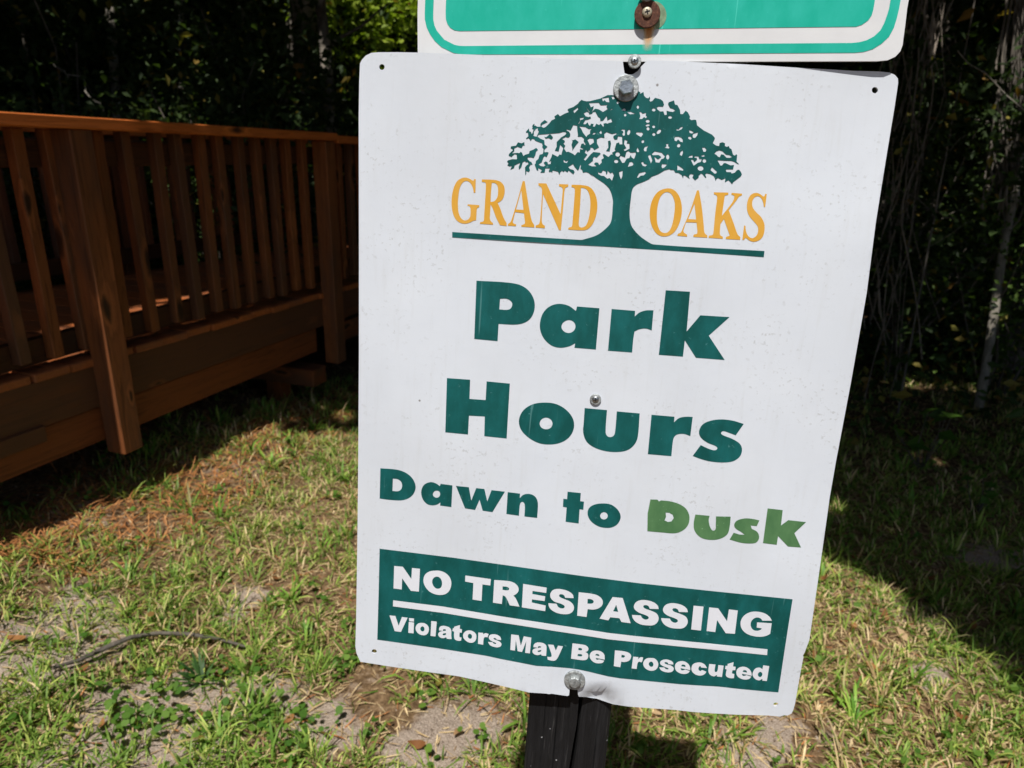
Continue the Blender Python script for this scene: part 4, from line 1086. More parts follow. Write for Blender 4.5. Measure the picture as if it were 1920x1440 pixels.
# dry clippings lying flat between the tufts
n = 56000
x, y = scatter(n, -3.0, 3.6, 0.5, 4.6)
k = in_view(x, y) & (RNG.random(n) < 0.95 - 0.5 * bare(x, y))
x, y = x[k], y[k]; n = len(x)
c = lerp((0.28, 0.17, 0.08), (0.72, 0.55, 0.31), RNG.random(n) ** 0.8)
rust = RNG.random(n) < 0.13 + 0.75 * needles(x, y)
c[rust] = lerp((0.26, 0.09, 0.03), (0.52, 0.22, 0.08), RNG.random(int(rust.sum())))
v = blades(x, y, 0.018 + 0.05 * RNG.random(n) ** 2, 0.0016 + 0.0026 * RNG.random(n), RNG.random(n) * 6.283, RNG.uniform(1.25, 1.62, n), RNG.normal(0.0, 0.22, n), c, z0=gheight(x, y) + 0.004 + 0.008 * RNG.random(n))
# the drift of rusty needles along the bridge
n2_ = 15000
x, y = scatter(n2_, -2.5, -0.2, 1.9, 4.2)
k = RNG.random(n2_) < needles(x, y) ** 0.7
x, y = x[k], y[k]; n2_ = len(x)
v2 = blades(x, y, 0.03 + 0.06 * RNG.random(n2_), 0.0022 + 0.0024 * RNG.random(n2_), RNG.random(n2_) * 6.283, RNG.uniform(1.0, 1.6, n2_), RNG.normal(0.1, 0.25, n2_), lerp((0.28, 0.10, 0.03), (0.66, 0.32, 0.12), RNG.random(n2_)), z0=gheight(x, y) + 0.006 + 0.012 * RNG.random(n2_))
vj, fj, cj = join([v, v2])
v = (vj, fj[0], fj[1], cj)
obj('straw', np_mesh('straw', v[0], [v[1], v[2]], True, v[3]), M_DRY, label='dry grass clippings and straw lying between the lawn tufts', kind='stuff')


# crumbs of soil and little stones on the bare places
n = 26000
x, y = scatter(n, -2.3, 2.8, 1.15, 3.2)
k = in_view(x, y) & (RNG.random(n) < 0.12 + 0.85 * bare(x, y))
x, y = x[k], y[k]; n = len(x)
sz = 0.0016 + 0.0050 * RNG.random(n) ** 3
tet = np.array([(1, 0, -0.3), (-0.5, 0.87, -0.3), (-0.5, -0.87, -0.3), (0.1, 0.05, 0.8)])
V = (tet[None] + RNG.normal(0, 0.3, (n, 4, 3))) * sz[:, None, None] + np.stack([x, y, gheight(x, y) + 0.001], 1)[:, None, :]
q = np.arange(n)[:, None] * 4
F = np.concatenate([q + np.array(f_) for f_ in ((0, 1, 3), (1, 2, 3), (2, 0, 3), (0, 2, 1))])
obj('soil_crumbs', np_mesh('soil_crumbs', V.reshape(-1, 3), F, False, np.repeat(lerp((0.10, 0.07, 0.045), (0.58, 0.48, 0.39), RNG.random(n)), 4, 0)), M_DRY, label='crumbs of sandy soil and grit on the bare patches of the lawn', kind='stuff')


# ---- leaves: rhombic folded blades in clouds
def leaf_arrays(P, size, col, up_bias=0.0, aspect=0.5, droop=0.0, size_var=0.35):
    n = len(P)
    d = RNG.normal(0, 1, (n, 3)); d[:, 2] = d[:, 2] * (1 - 0.5 * up_bias) - droop; d /= np.linalg.norm(d, axis=1)[:, None]
    u = RNG.normal(0, 1, (n, 3)); u[:, 2] += up_bias * 2.2
    s = np.cross(d, u); s /= (np.linalg.norm(s, axis=1)[:, None] + 1e-9)
    nn = np.cross(s, d)
    ls = size * (1 + size_var * RNG.normal(0, 1, n)).clip(0.35, 2.2)
    ws = ls * aspect * 0.5
    b0 = P - d * (ls * 0.5)[:, None]; tip = P + d * (ls * 0.5)[:, None]
    fold = nn * (ls * 0.10)[:, None]
    m = P - d * (ls * 0.08)[:, None]
    l = m - s * ws[:, None] + fold; r = m + s * ws[:, None] + fold
    V = np.stack([b0, l, tip, r], 1).reshape(-1, 3)
    q = np.arange(n)[:, None] * 4
    F3 = np.concatenate([q + np.array([0, 2, 1]), q + np.array([0, 3, 2])])
    return V, F3, np.repeat(col, 4, 0)


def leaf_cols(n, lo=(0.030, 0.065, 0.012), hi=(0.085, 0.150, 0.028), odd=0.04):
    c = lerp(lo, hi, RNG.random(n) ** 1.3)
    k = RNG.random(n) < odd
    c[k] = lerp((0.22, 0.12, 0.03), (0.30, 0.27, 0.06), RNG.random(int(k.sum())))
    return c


def tube(points, radii, segs=8, jitter=0.0):
    P = np.asarray(points, float); n = len(P)
    V, F = [], []
    T = np.gradient(P, axis=0); T /= np.linalg.norm(T, axis=1)[:, None] + 1e-9
    ref = np.array([0.3, 0.9, 0.2]) if abs(T[0] @ np.array([0.3, 0.9, 0.2])) < 0.9 else np.array([1.0, 0, 0])
    for i in range(n):
        s = np.cross(T[i], ref); s /= np.linalg.norm(s) + 1e-9; w = np.cross(s, T[i])
        for k_ in range(segs):
            a = 2 * math.pi * k_ / segs
            rj = radii[i] * (1 + (RNG.normal(0, jitter) if jitter else 0))
            V.append(P[i] + rj * (math.cos(a) * s + math.sin(a) * w))
    for i in range(n - 1):
        for k_ in range(segs):
            j = (k_ + 1) % segs
            F.append((i * segs + k_, i * segs + j, (i + 1) * segs + j, (i + 1) * segs + k_))
    return np.array(V), np.array(F)


def tubes(list_):
    V, F = [], []; o = 0
    for pts, rr_, sg in list_:
        v, f = tube(pts, rr_, sg); V.append(v); F.append(f + o); o += len(v)
    return np.concatenate(V), np.concatenate(F)


def bend(p0, p1, n=7, amp=0.1):
    p0, p1 = np.asarray(p0, float), np.asarray(p1, float)
    t = np.linspace(0, 1, n)[:, None]
    w = np.cumsum(RNG.normal(0, 1, (n, 3)), 0); w = w - w[0] - t * (w[-1] - w[0])
    return p0 + (p1 - p0) * t + w * amp * np.linalg.norm(p1 - p0) / n


# fallen leaves that can be told apart, lying on the ground
def dry_leaf_mesh(i):
    n = 6; t = np.linspace(0, 1, n); L_, W_ = 0.052, 0.024
    w = W_ * 0.5 * np.sin(np.pi * (0.06 + 0.9 * t) ** 0.8)
    cur = [0.35, -0.25, 0.6, 0.1][i % 4]
    V, F = [], []
    for q in range(n):
        zc = 0.012 * cur * (2 * t[q] - 1) ** 2 * 2
        V += [(t[q] * L_ - L_ / 2, -w[q], zc + w[q] * 0.5), (t[q] * L_ - L_ / 2, 0, zc), (t[q] * L_ - L_ / 2, w[q], zc + w[q] * (0.5 if i % 2 else -0.1))]
    for q in range(n - 1):
        a = q * 3; F += [(a, a + 1, a + 4, a + 3), (a + 1, a + 2, a + 5, a + 4)]
    cc = [(0.30, 0.14, 0.05), (0.40, 0.24, 0.12), (0.20, 0.085, 0.03), (0.46, 0.32, 0.18)][i % 4]
    me = np_mesh('fallen_leaf', V, np.array(F), True, np.tile(cc, (len(V), 1))); me.materials.append(M_DRY)
    return me


dlm = [dry_leaf_mesh(i) for i in range(4)]
spots = [(470, 1150), (445, 1040), (155, 1262), (1690, 1195), (1600, 1180), (1625, 1060), (430, 930), (545, 940), (380, 960), (480, 1030), (520, 1090), (150, 1370), (30, 1205), (1580, 1280), (1530, 1240), (1545, 1300), (1660, 960), (1690, 955), (1540, 1090)]
pts = [gpt(*s)[:2] for s in spots]
while len(pts) < 95:
    a, b = scatter(1, -2.4, 2.9, 1.25, 3.7)
    if in_view(a, b)[0]: pts.append(np.array([a[0], b[0]]))
for i, p in enumerate(pts):
    o = bpy.data.objects.new('fallen_leaf', dlm[i % 4]); COL.objects.link(o); o.parent = ground
    o.location = (p[0], p[1], float(gheight(p[0], p[1])) + 0.012)
    o.rotation_euler = (RNG.normal(0, 0.35), RNG.normal(0, 0.35), RNG.random() * 6.28)
    sc_ = 0.55 + 0.55 * RNG.random(); o.scale = (sc_, sc_, sc_)

# broad leaved weeds in the lawn
def round_leaves(P, size, col):
    n = len(P); d = RNG.normal(0, 1, (n, 3)); d[:, 2] *= 0.35; d /= np.linalg.norm(d, axis=1)[:, None]
    u = RNG.normal(0, 0.5, (n, 3)); u[:, 2] += 1.2
    s_ = np.cross(d, u); s_ /= np.linalg.norm(s_, axis=1)[:, None]
    ls = (size * (0.6 + 0.8 * RNG.random(n)))[:, None]
    t = [0, 1.0, 2.0, 3.14, 4.28, 5.28]
    V = np.stack([P + ls * 0.5 * (math.cos(a) * d * 1.15 + math.sin(a) * s_) for a in t], 1).reshape(-1, 3)
    return V, np.arange(n)[:, None] * 6 + np.arange(6), np.repeat(col, 6, 0)


vs, fs, cs = [], [], []; o_ = 0
wx, wy = scatter(230, -2.2, 2.6, 1.2, 3.3)
k = in_view(wx, wy); wx, wy = wx[k], wy[k]
extra = [(340, 1375), (640, 1235), (320, 1320), (240, 1340), (520, 1350), (560, 1400), (450, 1300)]
for q in extra:
    g_ = gpt(*q); m_ = 6
    wx = np.concatenate([wx, g_[0] + RNG.normal(0, 0.05, m_)]); wy = np.concatenate([wy, g_[1] + RNG.normal(0, 0.05, m_)])
nl_ = 7
px_ = np.repeat(wx, nl_) + RNG.normal(0, 0.022, len(wx) * nl_); py_ = np.repeat(wy, nl_) + RNG.normal(0, 0.022, len(wx) * nl_)
P = np.stack([px_, py_, gheight(px_, py_) + 0.012 + 0.03 * RNG.random(len(px_))], 1)
v, f, c = round_leaves(P, 0.017, leaf_cols(len(P), (0.06, 0.15, 0.02), (0.18, 0.30, 0.05), 0.03))
obj('lawn_weeds', np_mesh('lawn_weeds', v, f, False, c), M_LEAF, label='small round leaved weeds scattered through the lawn', kind='stuff')


# a dark strappy tuft and the curved stick beside it
def lone_tuft(px, py, label, n, ln0, col0, col1):
    g_ = gpt(px, py); a = RNG.random(n) * 6.283
    r_ = RNG.random(n) * 0.02
    v = blades(g_[0] + r_ * np.cos(a), g_[1] + r_ * np.sin(a), ln0 * (0.6 + 0.6 * RNG.random(n)), 0.006 + 0.004 * RNG.random(n), a, RNG.uniform(0.25, 1.1, n), RNG.uniform(0.2, 1.0, n), lerp(col0, col1, RNG.random(n)))
    V = v[0] - np.array([g_[0], g_[1], 0])
    o = obj('grass_tuft', np_mesh('grass_tuft', V, [v[1], v[2]], True, v[3]), M_GRASS, label=label, cat='grass tuft')
    o.location = (g_[0], g_[1], 0)


lone_tuft(380, 1280, 'dark green strappy grass tuft just below the curved stick', 34, 0.085, (0.025, 0.07, 0.018), (0.06, 0.13, 0.03))
stp = [gpt(*q) for q in ((105, 1262), (150, 1250), (205, 1228), (250, 1212), (300, 1205), (360, 1206), (410, 1211), (462, 1222))]
stp = np.array([[p[0], p[1], float(gheight(p[0], p[1])) + h_] for p, h_ in zip(stp, (0.02, 0.022, 0.028, 0.034, 0.036, 0.034, 0.028, 0.02))])
sb = stp.mean(0) * np.array([1, 1, 0])
tv, tf = tube(stp - sb, [0.004, 0.006, 0.0075, 0.007, 0.006, 0.0065, 0.0055, 0.004], 8, 0.08)
st_ = obj('stick', np_mesh('stick', tv, tf, True), M_BARK, label='curved grey brown stick lying in the grass by the bridge', cat='stick')
st_.location = sb.tolist()

# ------------------------------------------------------------------ the wood: canopy, trunks, shrubs, vines
TARG = []                                                  # places a fleck of sun reaches through the canopy: (point, radius)
def bp(s, n, e): return DP + DD * s + DN * n + np.array([0, 0, EYE + e])
for s_, n_, r_ in ((0.40, -0.58, 0.02), (0.32, -0.60, 0.0), (0.25, -0.62, -0.02), (0.72, -0.57, 0.05), (0.80, -0.57, 0.07), (0.90, -0.56, 0.08), (1.02, -0.57, 0.07), (1.14, -0.57, 0.06), (1.24, -0.57, 0.03)):
    TARG.append((bp(s_, n_, -0.80), r_))
for s_, r_ in ((-0.40, 0.05), (-0.32, 0.045), (-0.12, 0.045), (-0.05, 0.04), (0.20, 0.03), (0.62, 0.035), (0.72, 0.035), (1.0, 0.035)):
    TARG.append((bp(s_, -0.095, -0.795), r_))
for s_, r_ in ((-0.25, 0.09), (-0.05, 0.07)):
    TARG.append((bp(s_, -0.03, 0.06), r_))
for (px, py, dep), r_ in (((700, 45, 7.7), 0.9), ((665, 20, 7.7), 0.8), ((740, 60, 7.7), 0.7), ((292, 218, 5.6), 0.10), ((660, 210, 6.0), 0.08), ((560, 142, 6.2), 0.07), ((370, 100, 6.0), 0.06), ((212, 14, 6.4), 0.10),
                          ((607, 60, 6.6), 0.0), ((280, 370, 5.0), 0.10), ((370, 430, 5.0), 0.10), ((85, 350, 4.6), 0.07), ((405, 395, 5.2), 0.07), ((15, 100, 6.0), 0.08), ((300, 10, 7), 0.09),
                          ((1790, 95, 4.6), 0.10), ((1785, 150, 4.6), 0.10), ((1840, 245, 4.6), 0.10), ((1850, 250, 5.0), 0.08), ((1770, 40, 5.0), 0.08), ((1800, 250, 4.6), 0.06), ((1890, 560, 4.2), 0.06), ((1760, 600, 4.4), 0.05), ((1905, 470, 4.5), 0.06),
                          ((1745, 850, 3.6), 0.0), ((1720, 640, 4.6), 0.05), ((1770, 455, 4.6), 0.05)):
    TARG.append((at_dist(px, py, dep), r_))


for _ in range(34):
    px_ = RNG.uniform(0, 660) if RNG.random() < 0.5 else RNG.uniform(1700, 1870)
    TARG.append((at_dist(px_, RNG.uniform(70, 520), RNG.uniform(4.6, 7.5)), RNG.uniform(0.02, 0.06)))


for gx_, gy_, r_ in (*[(1.25 + 1.5 * RNG.random(), 1.7 + 1.9 * RNG.random(), -0.085 + 0.02 * RNG.random()) for _ in range(30)], (1.75, 2.25, -0.06), (1.68, 2.33, -0.065), (1.62, 2.55, -0.05), (1.95, 2.0, -0.07), (1.5, 2.75, -0.03), (1.42, 2.86, -0.05), (2.1, 2.6, -0.06), (1.9, 2.9, -0.05), (2.4, 3.2, -0.03), (1.35, 2.95, 0.0), (2.2, 2.1, -0.03), (1.7, 3.3, -0.03), (-0.95, 3.6, 0.0), (-1.25, 3.35, -0.02)):
    TARG.append((np.array([gx_, gy_, 0.0]), r_))


def open_to_sun(Q):
    """leaves that would shade the open lawn or one of the flecks: that is where the crowns leave off"""
    g_ = Q[:, :2] + SH[None, :] * (Q[:, 2] / math.tan(rad(SUN_EL)))[:, None]
    wob = np.stack([vnoise(g_[:, 0] * 3.0, g_[:, 1] * 3.0, 31, 3), vnoise(g_[:, 0] * 3.0, g_[:, 1] * 3.0, 32, 3)], 1) * np.where(g_[:, 0] > 0.8, 0.26, 0.12)[:, None]
    cut = inside(g_ + wob, [LIT])
    for T_, r_ in TARG:
        d = Q - T_; al = d @ TO_SUN
        dist = np.linalg.norm(d - al[:, None] * TO_SUN, axis=1)
        cut |= (al > 0.25) & (dist < r_ * (0.8 + 0.4 * RNG.random(len(Q))) + 0.11)
    return cut


def canopy_tree(x, y, cx_, cy_, h, r, nleaf, label):
    """tall oak whose trunk stands outside the open lawn and whose limbs reach over it"""
    t = empty('oak_tree', (x, y, 0), label=label, cat='tree', group='tall oaks round the clearing')
    hub = np.array([x, y, h * 0.55]); base = np.array([x, y, -0.1])
    o = np.array([x, y, 0.0])
    pts_ = bend(base, hub, 8, 0.10)
    v, f = tube(pts_ - o, np.linspace(0.20, 0.12, 8), 10, 0.05)
    obj('trunk', np_mesh('trunk', v, f, True), M_BARK, t)
    limbs, tips = [], []
    for q in range(9):
        a = q * 2.399 + 0.5
        e = np.array([cx_ + r * 0.72 * math.sqrt((q + .5) / 9) * math.cos(a), cy_ + r * 0.72 * math.sqrt((q + .5) / 9) * math.sin(a), h + RNG.normal(0, 0.35)])
        eg = e[:2] + SH * (e[2] / math.tan(rad(SUN_EL)))
        if inside(np.array([eg, 0.6 * eg + 0.4 * (hub[:2] + SH * hub[2] / math.tan(rad(SUN_EL)))]), [LIT]).any(): continue
        limbs.append((bend(hub, e, 8, 0.18) - o, np.linspace(0.085, 0.012, 8), 6)); tips.append(e)
    v, f = tubes(limbs)
    obj('limbs', np_mesh('limbs', v, f, True), M_BARK, t)
    ncl = nleaf // 26
    rr_ = r * np.sqrt(RNG.random(ncl)); th = RNG.random(ncl) * 6.283
    cen = np.stack([cx_ + rr_ * np.cos(th), cy_ + rr_ * np.sin(th), h + RNG.normal(0, 0.55, ncl)], 1)
    P_ = np.repeat(cen, 26, 0) + RNG.normal(0, 0.30, (ncl * 26, 3)) * np.array([1, 1, 0.6])
    P_ = P_[P_[:, 2] > 4.0]
    P_ = P_[~open_to_sun(P_)]
    v, f, c = leaf_arrays(P_ - o, 0.20, leaf_cols(len(P_)), 0.5, 0.62)
    obj('crown', np_mesh('crown', v, f, False, c), M_LEAF, t)


LAB = ['tall oak at the left of the lawn, its crown over the near bridge end', 'tall oak far to the left, beside the start of the bridge', 'tall oak behind the bridge at the left edge', 'tall oak behind the middle of the bridge',
       'tall oak behind the signs in the depth of the wood', 'tall oak behind the right edge of the wood', 'tall oak at the right of the lawn, shading its dark corner', 'tall oak far to the right of the lawn',
       'tall oak at the very back left of the wood', 'tall oak at the very back right of the wood', 'tall oak directly behind the far end of the bridge', 'tall oak whose limbs reach low over the bridge deck', 'tall oak beyond the shaded corner on the right', 'tall oak at the back centre of the wood']
TREES = [(-4.6, 1.0, -2.8, 0.2, 5.8, 2.5, 11000), (-6.5, 2.5, -5.0, 1.8, 6.0, 2.9, 11000), (-6.2, 6.5, -4.6, 4.4, 6.2, 2.9, 11000), (-2.4, 8.2, -2.0, 4.2, 6.0, 2.6, 11000),
         (1.6, 9.0, 0.6, 4.6, 6.2, 2.7, 11000), (4.7, 7.2, 3.4, 3.8, 6.0, 2.7, 11000), (4.4, 0.6, 2.9, 0.4, 5.8, 2.5, 11000), (6.6, 2.2, 5.4, 1.8, 6.0, 2.8, 9000),
         (-5.5, 11.0, -4.5, 8.3, 6.6, 3.2, 9000), (5.5, 11.0, 4.2, 7.8, 6.6, 3.2, 9000), (-0.4, 7.4, -0.8, 1.6, 6.2, 2.5, 13000), (-3.9, 3.9, -2.6, 2.4, 5.6, 2.4, 13000), (3.9, 5.2, 2.0, 1.6, 6.0, 2.4, 12000), (0.2, 12.5, 0, 8.2, 6.8, 3.4, 9000)]
for T_, lb in zip(TREES, LAB): canopy_tree(*T_, lb)

# the wood behind: one dark mass of foliage nobody could count
n = 120000
ang = RNG.uniform(-1.15, 1.15, n); rd = 9.5 + 8.5 * RNG.random(n)
zz_ = 7.5 * RNG.random(n) ** 0.9
P_ = np.stack([rd * np.sin(ang), rd * np.cos(ang), zz_], 1)
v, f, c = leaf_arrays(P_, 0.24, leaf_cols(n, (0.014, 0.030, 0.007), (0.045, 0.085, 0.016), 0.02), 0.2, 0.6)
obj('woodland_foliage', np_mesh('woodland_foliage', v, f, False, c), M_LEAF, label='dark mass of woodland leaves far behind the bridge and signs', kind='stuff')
n = 30000
ang = RNG.uniform(-1.25, 1.25, n); rd = 18 + 5 * RNG.random(n); zz_ = 11 * RNG.random(n)
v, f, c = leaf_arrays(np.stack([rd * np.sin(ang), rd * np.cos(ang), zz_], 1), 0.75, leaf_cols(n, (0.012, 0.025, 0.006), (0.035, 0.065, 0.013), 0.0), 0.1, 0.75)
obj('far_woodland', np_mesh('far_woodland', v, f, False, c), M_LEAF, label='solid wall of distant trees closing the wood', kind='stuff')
# unseen leaf masses added on both sides of the lawn to block sky light
for nm_, x0_, x1_, lb_ in (('sky_block_leaves', -10.0, -3.9, 'unseen leaf mass added left of the lawn to block sky light'), ('sky_block_leaves', 3.4, 9.5, 'unseen leaf mass added right of the lawn to block sky light')):
    n = 26000 if x0_ < 0 else 3000
    P_ = np.stack([RNG.uniform(x0_, x1_, n), RNG.uniform(-7.0, 4.5, n), 7.5 * RNG.random(n)], 1)
    P_ = P_[~open_to_sun(P_)]
    P_ = P_[np.abs(P_[:, 0]) > P_[:, 1] * 0.85 + 0.9]
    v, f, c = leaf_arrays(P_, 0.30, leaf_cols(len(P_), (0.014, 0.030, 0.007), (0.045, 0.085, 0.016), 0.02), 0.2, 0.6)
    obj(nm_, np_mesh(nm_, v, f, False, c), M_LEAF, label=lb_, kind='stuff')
# low undergrowth and leaf mould floor
n = 26000
x = RNG.uniform(-7, 8, n); y = RNG.uniform(3.4, 9.5, n)
k = (RNG.random(n) < np.clip((y - 3.3 + 0.25 * np.abs(x - 0.3)) * 0.6, 0, 1))
P3 = np.stack([x, y, 0 * x], 1); sdk = (P3 - DP) @ DN
k &= (sdk > 0.25) | (sdk < -1.75)
x, y = x[k], y[k]
P_ = np.stack([x, y, 0.02 + 0.5 * RNG.random(len(x)) ** 2.2], 1)
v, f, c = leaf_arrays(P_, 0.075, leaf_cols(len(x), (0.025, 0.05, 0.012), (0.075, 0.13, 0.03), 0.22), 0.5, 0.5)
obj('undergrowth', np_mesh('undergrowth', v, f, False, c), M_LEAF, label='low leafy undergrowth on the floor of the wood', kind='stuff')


# shrubs and slim trees that can be told apart
def shrub_mesh(nl, size, lo, hi, seed, w=0.55, h=1.6):
    ncl = nl // 14
    th = RNG.random(ncl) * 6.283; hh = RNG.random(ncl) ** 0.8
    rr_ = w * np.sqrt(RNG.random(ncl)) * (0.55 + 0.6 * np.sin(hh * 2.6))
    cen = np.stack([rr_ * np.cos(th), rr_ * np.sin(th), 0.12 + hh * h], 1)
    P_ = np.repeat(cen, 14, 0) + RNG.normal(0, 0.085, (ncl * 14, 3))
    P_[:, 2] = np.maximum(P_[:, 2], 0.03)
    v, f, c = leaf_arrays(P_, size, leaf_cols(len(P_), lo, hi, 0.04), 0.5, 0.5, 0.3)
    me = np_mesh('foliage', v, f, False, c); me.materials.append(M_LEAF)
    st = []
    for q in range(7):
        e = cen[RNG.integers(0, ncl)]
        st.append((bend((RNG.normal(0, 0.04), RNG.normal(0, 0.04), -0.03), e, 6, 0.25), np.linspace(0.011, 0.004, 6), 5))
    sv, sf = tubes(st)
    sm = np_mesh('stems', sv, sf, True); sm.materials.append(M_BARK)
    return me, sm


SHM = [shrub_mesh(4200, 0.050, (0.022, 0.040, 0.012), (0.075, 0.115, 0.034), 1), shrub_mesh(4200, 0.066, (0.018, 0.034, 0.010), (0.055, 0.090, 0.026), 2, 0.7, 2.0), shrub_mesh(3200, 0.040, (0.045, 0.085, 0.018), (0.13, 0.21, 0.04), 3, 0.5, 1.3)]
SHR = [((85, 450), 4.7, 0, 1.0, 'leafy shrub seen between the balusters left of the near bridge post'), ((290, 450), 5.1, 2, 1.1, 'pale leaved shrub just right of the near bridge post, seen through the balusters'),
       ((395, 450), 5.3, 0, 1.1, 'leafy shrub in the middle of the bridge, seen through the balusters'), ((520, 430), 6.0, 1, 1.1, 'broad leaved shrub behind the far end of the visible railing'),
       ((150, 250), 6.2, 1, 1.35, 'tall dark shrub rising above the railing at the left edge'), ((430, 250), 6.8, 1, 1.3, 'tall dark shrub rising above the middle of the railing'),
       ((1800, 420), 5.2, 0, 1.2, 'leafy shrub right of the white sign, top right of the photo'), ((1880, 640), 4.6, 2, 1.0, 'small leaved shrub behind the leaning sapling'),
       ((1690, 640), 5.0, 1, 1.0, 'dark broad leaved shrub close to the right edge of the white sign'), ((640, 200), 8.6, 1, 1.6, 'bush behind the second bridge post, left of the signs'),
       ((1750, 180), 6.4, 1, 1.7, 'tall dark bush at the top right behind the hanging vines')]
for i, ((px, py), dep, mi, s_, lb) in enumerate(SHR):
    q = at_dist(px, py, dep)
    t = empty('shrub', (q[0], q[1], 0), label=lb, cat='shrub', group='shrubs at the edge of the wood')
    t.rotation_euler = (0, 0, RNG.random() * 6.28); t.scale = (s_, s_, s_)
    obj('foliage', SHM[mi][0], None, t); obj('stems', SHM[mi][1], None, t)

# the sunlit tree behind, yellow green against the dark
q = at_dist(700, 45, 8.2)
t = empty('sunlit_tree', (q[0] + 0.1, q[1], 0), label='yellow green sunlit tree in the gap left of the green sign', cat='tree')
o = np.array([q[0] + 0.1, q[1], 0])
v, f = tube(bend(o + (0, 0, -0.05), o + (0.0, 0.1, 2.9), 8, 0.12) - o, np.linspace(0.05, 0.02, 8), 8); obj('trunk', np_mesh('trunk', v, f, True), M_BARK, t)
ncl = 130; cen = np.array([q[0], q[1] - 0.5, q[2] + 0.15]) + RNG.normal(0, 1, (ncl, 3)) * np.array([0.36, 0.3, 0.36])
P_ = np.repeat(cen, 22, 0) + RNG.normal(0, 0.11, (ncl * 22, 3))
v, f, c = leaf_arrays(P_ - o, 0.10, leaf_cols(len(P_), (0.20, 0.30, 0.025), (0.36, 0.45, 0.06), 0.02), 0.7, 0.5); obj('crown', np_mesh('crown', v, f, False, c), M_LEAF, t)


def slim_tree(px_list, dep, r0, r1, mat, name, label, leaves=0, base_px=None, cat='tree'):
    """trunk through photo positions at one distance, carried down to the ground"""
    P_ = np.array([at_dist(x_, y_, dep) for x_, y_ in px_list])
    if P_[-1][2] > 0.02:
        d = P_[-1] - P_[-2]; d = d / max(1e-6, -d[2]) if d[2] < -0.05 else np.array([0, 0, -1.0])
        g_ = P_[-1] + d * min(P_[-1][2], 3.0); g_[2] = -0.03
        P_ = np.vstack([P_, g_])
    P_ = P_[::-1]
    top = P_[-1] + (P_[-1] - P_[-2]) / np.linalg.norm(P_[-1] - P_[-2]) * 2.2
    P_ = np.vstack([P_, top])
    tt = np.concatenate([[0], np.cumsum(np.linalg.norm(np.diff(P_, axis=0), axis=1))]); m_ = 18
    ts = np.linspace(0, tt[-1], m_)
    Q = np.stack([np.interp(ts, tt, P_[:, k_]) for k_ in range(3)], 1)
    Q[1:-1] += RNG.normal(0, r0 * 0.25, (m_ - 2, 3))
    o = np.array([Q[0][0], Q[0][1], 0.0])
    t = empty(name, o.tolist(), label=label, cat=cat)
    v, f = tube(Q - o, np.linspace(r0, r1, m_), 10, 0.06)
    obj('trunk', np_mesh('trunk', v, f, True), mat, t)
    tw = []
    for q_ in range(6):
        b_ = Q[RNG.integers(m_ // 3, m_ - 1)]
        tw.append((bend(b_, b_ + np.array([RNG.normal(0, 0.4), RNG.normal(0, 0.3), RNG.uniform(-0.1, 0.5)]), 6, 0.3) - o, np.linspace(r1 * 0.45, 0.002, 6), 5))
    for w_ in tw:
        v, f = tube(*w_); obj('twig', np_mesh('twig', v, f, True), mat, t)
    if leaves:
        b_ = np.array([x_[0][-1] for x_ in tw])
        P2 = np.repeat(b_, leaves // 6, 0) + RNG.normal(0, 0.16, (leaves // 6 * 6, 3))
        v, f, c = leaf_arrays(P2, 0.07, leaf_cols(len(P2)), 0.4, 0.5); obj('crown', np_mesh('crown', v, f, False, c), M_LEAF, t)


slim_tree([(597, -20), (604, 60), (610, 130), (618, 220)], 6.6, 0.060, 0.050, M_BARK, 'slim_tree', 'mottled grey trunk above the second bridge post, left of the signs', 120)
slim_tree([(212, -20), (213, 60), (216, 200)], 6.4, 0.045, 0.035, M_BARK2, 'slim_tree', 'thin pale trunk above the near bridge post, lit at its top', 90)
slim_tree([(40, 60), (58, 150), (68, 230)], 6.0, 0.022, 0.012, M_BARK, 'slim_tree', 'thin dark trunk at the left edge above the railing', 60)
slim_tree([(545, 0), (548, 200)], 8.0, 0.06, 0.05, M_BARK, 'slim_tree', 'dark trunk between the railing posts, deep in the wood', 60)
slim_tree([(1922, 270), (1906, 340), (1888, 420), (1866, 560), (1850, 680), (1832, 780)], 4.35, 0.030, 0.022, M_BARK2, 'leaning_sapling', 'bare grey sapling leaning right at the right edge of the photo', 0)
slim_tree([(1760, 90), (1700, 760)], 7.2, 0.10, 0.08, M_BARK, 'slim_tree', 'dark tree trunk behind the vines right of the signs', 60)
slim_tree([(1690, 740), (1715, 600), (1730, 520)][::-1], 4.2, 0.007, 0.004, M_BARK, 'sapling', 'thin bare sapling standing in the shade by the white sign', 30)


slim_tree([(335, -20), (338, 100), (344, 230)], 7.6, 0.055, 0.045, M_BARK2, 'slim_tree', 'dim straight trunk above the handrail, just right of the palmetto', 40)
slim_tree([(462, -20), (455, 90), (450, 220)], 9.0, 0.09, 0.08, M_BARK2, 'slim_tree', 'thicker dim trunk deep in the wood above the middle of the handrail', 40)
slim_tree([(128, -20), (120, 90), (108, 220)], 8.2, 0.06, 0.05, M_BARK2, 'slim_tree', 'dim trunk leaning slightly left above the near bridge post', 40)


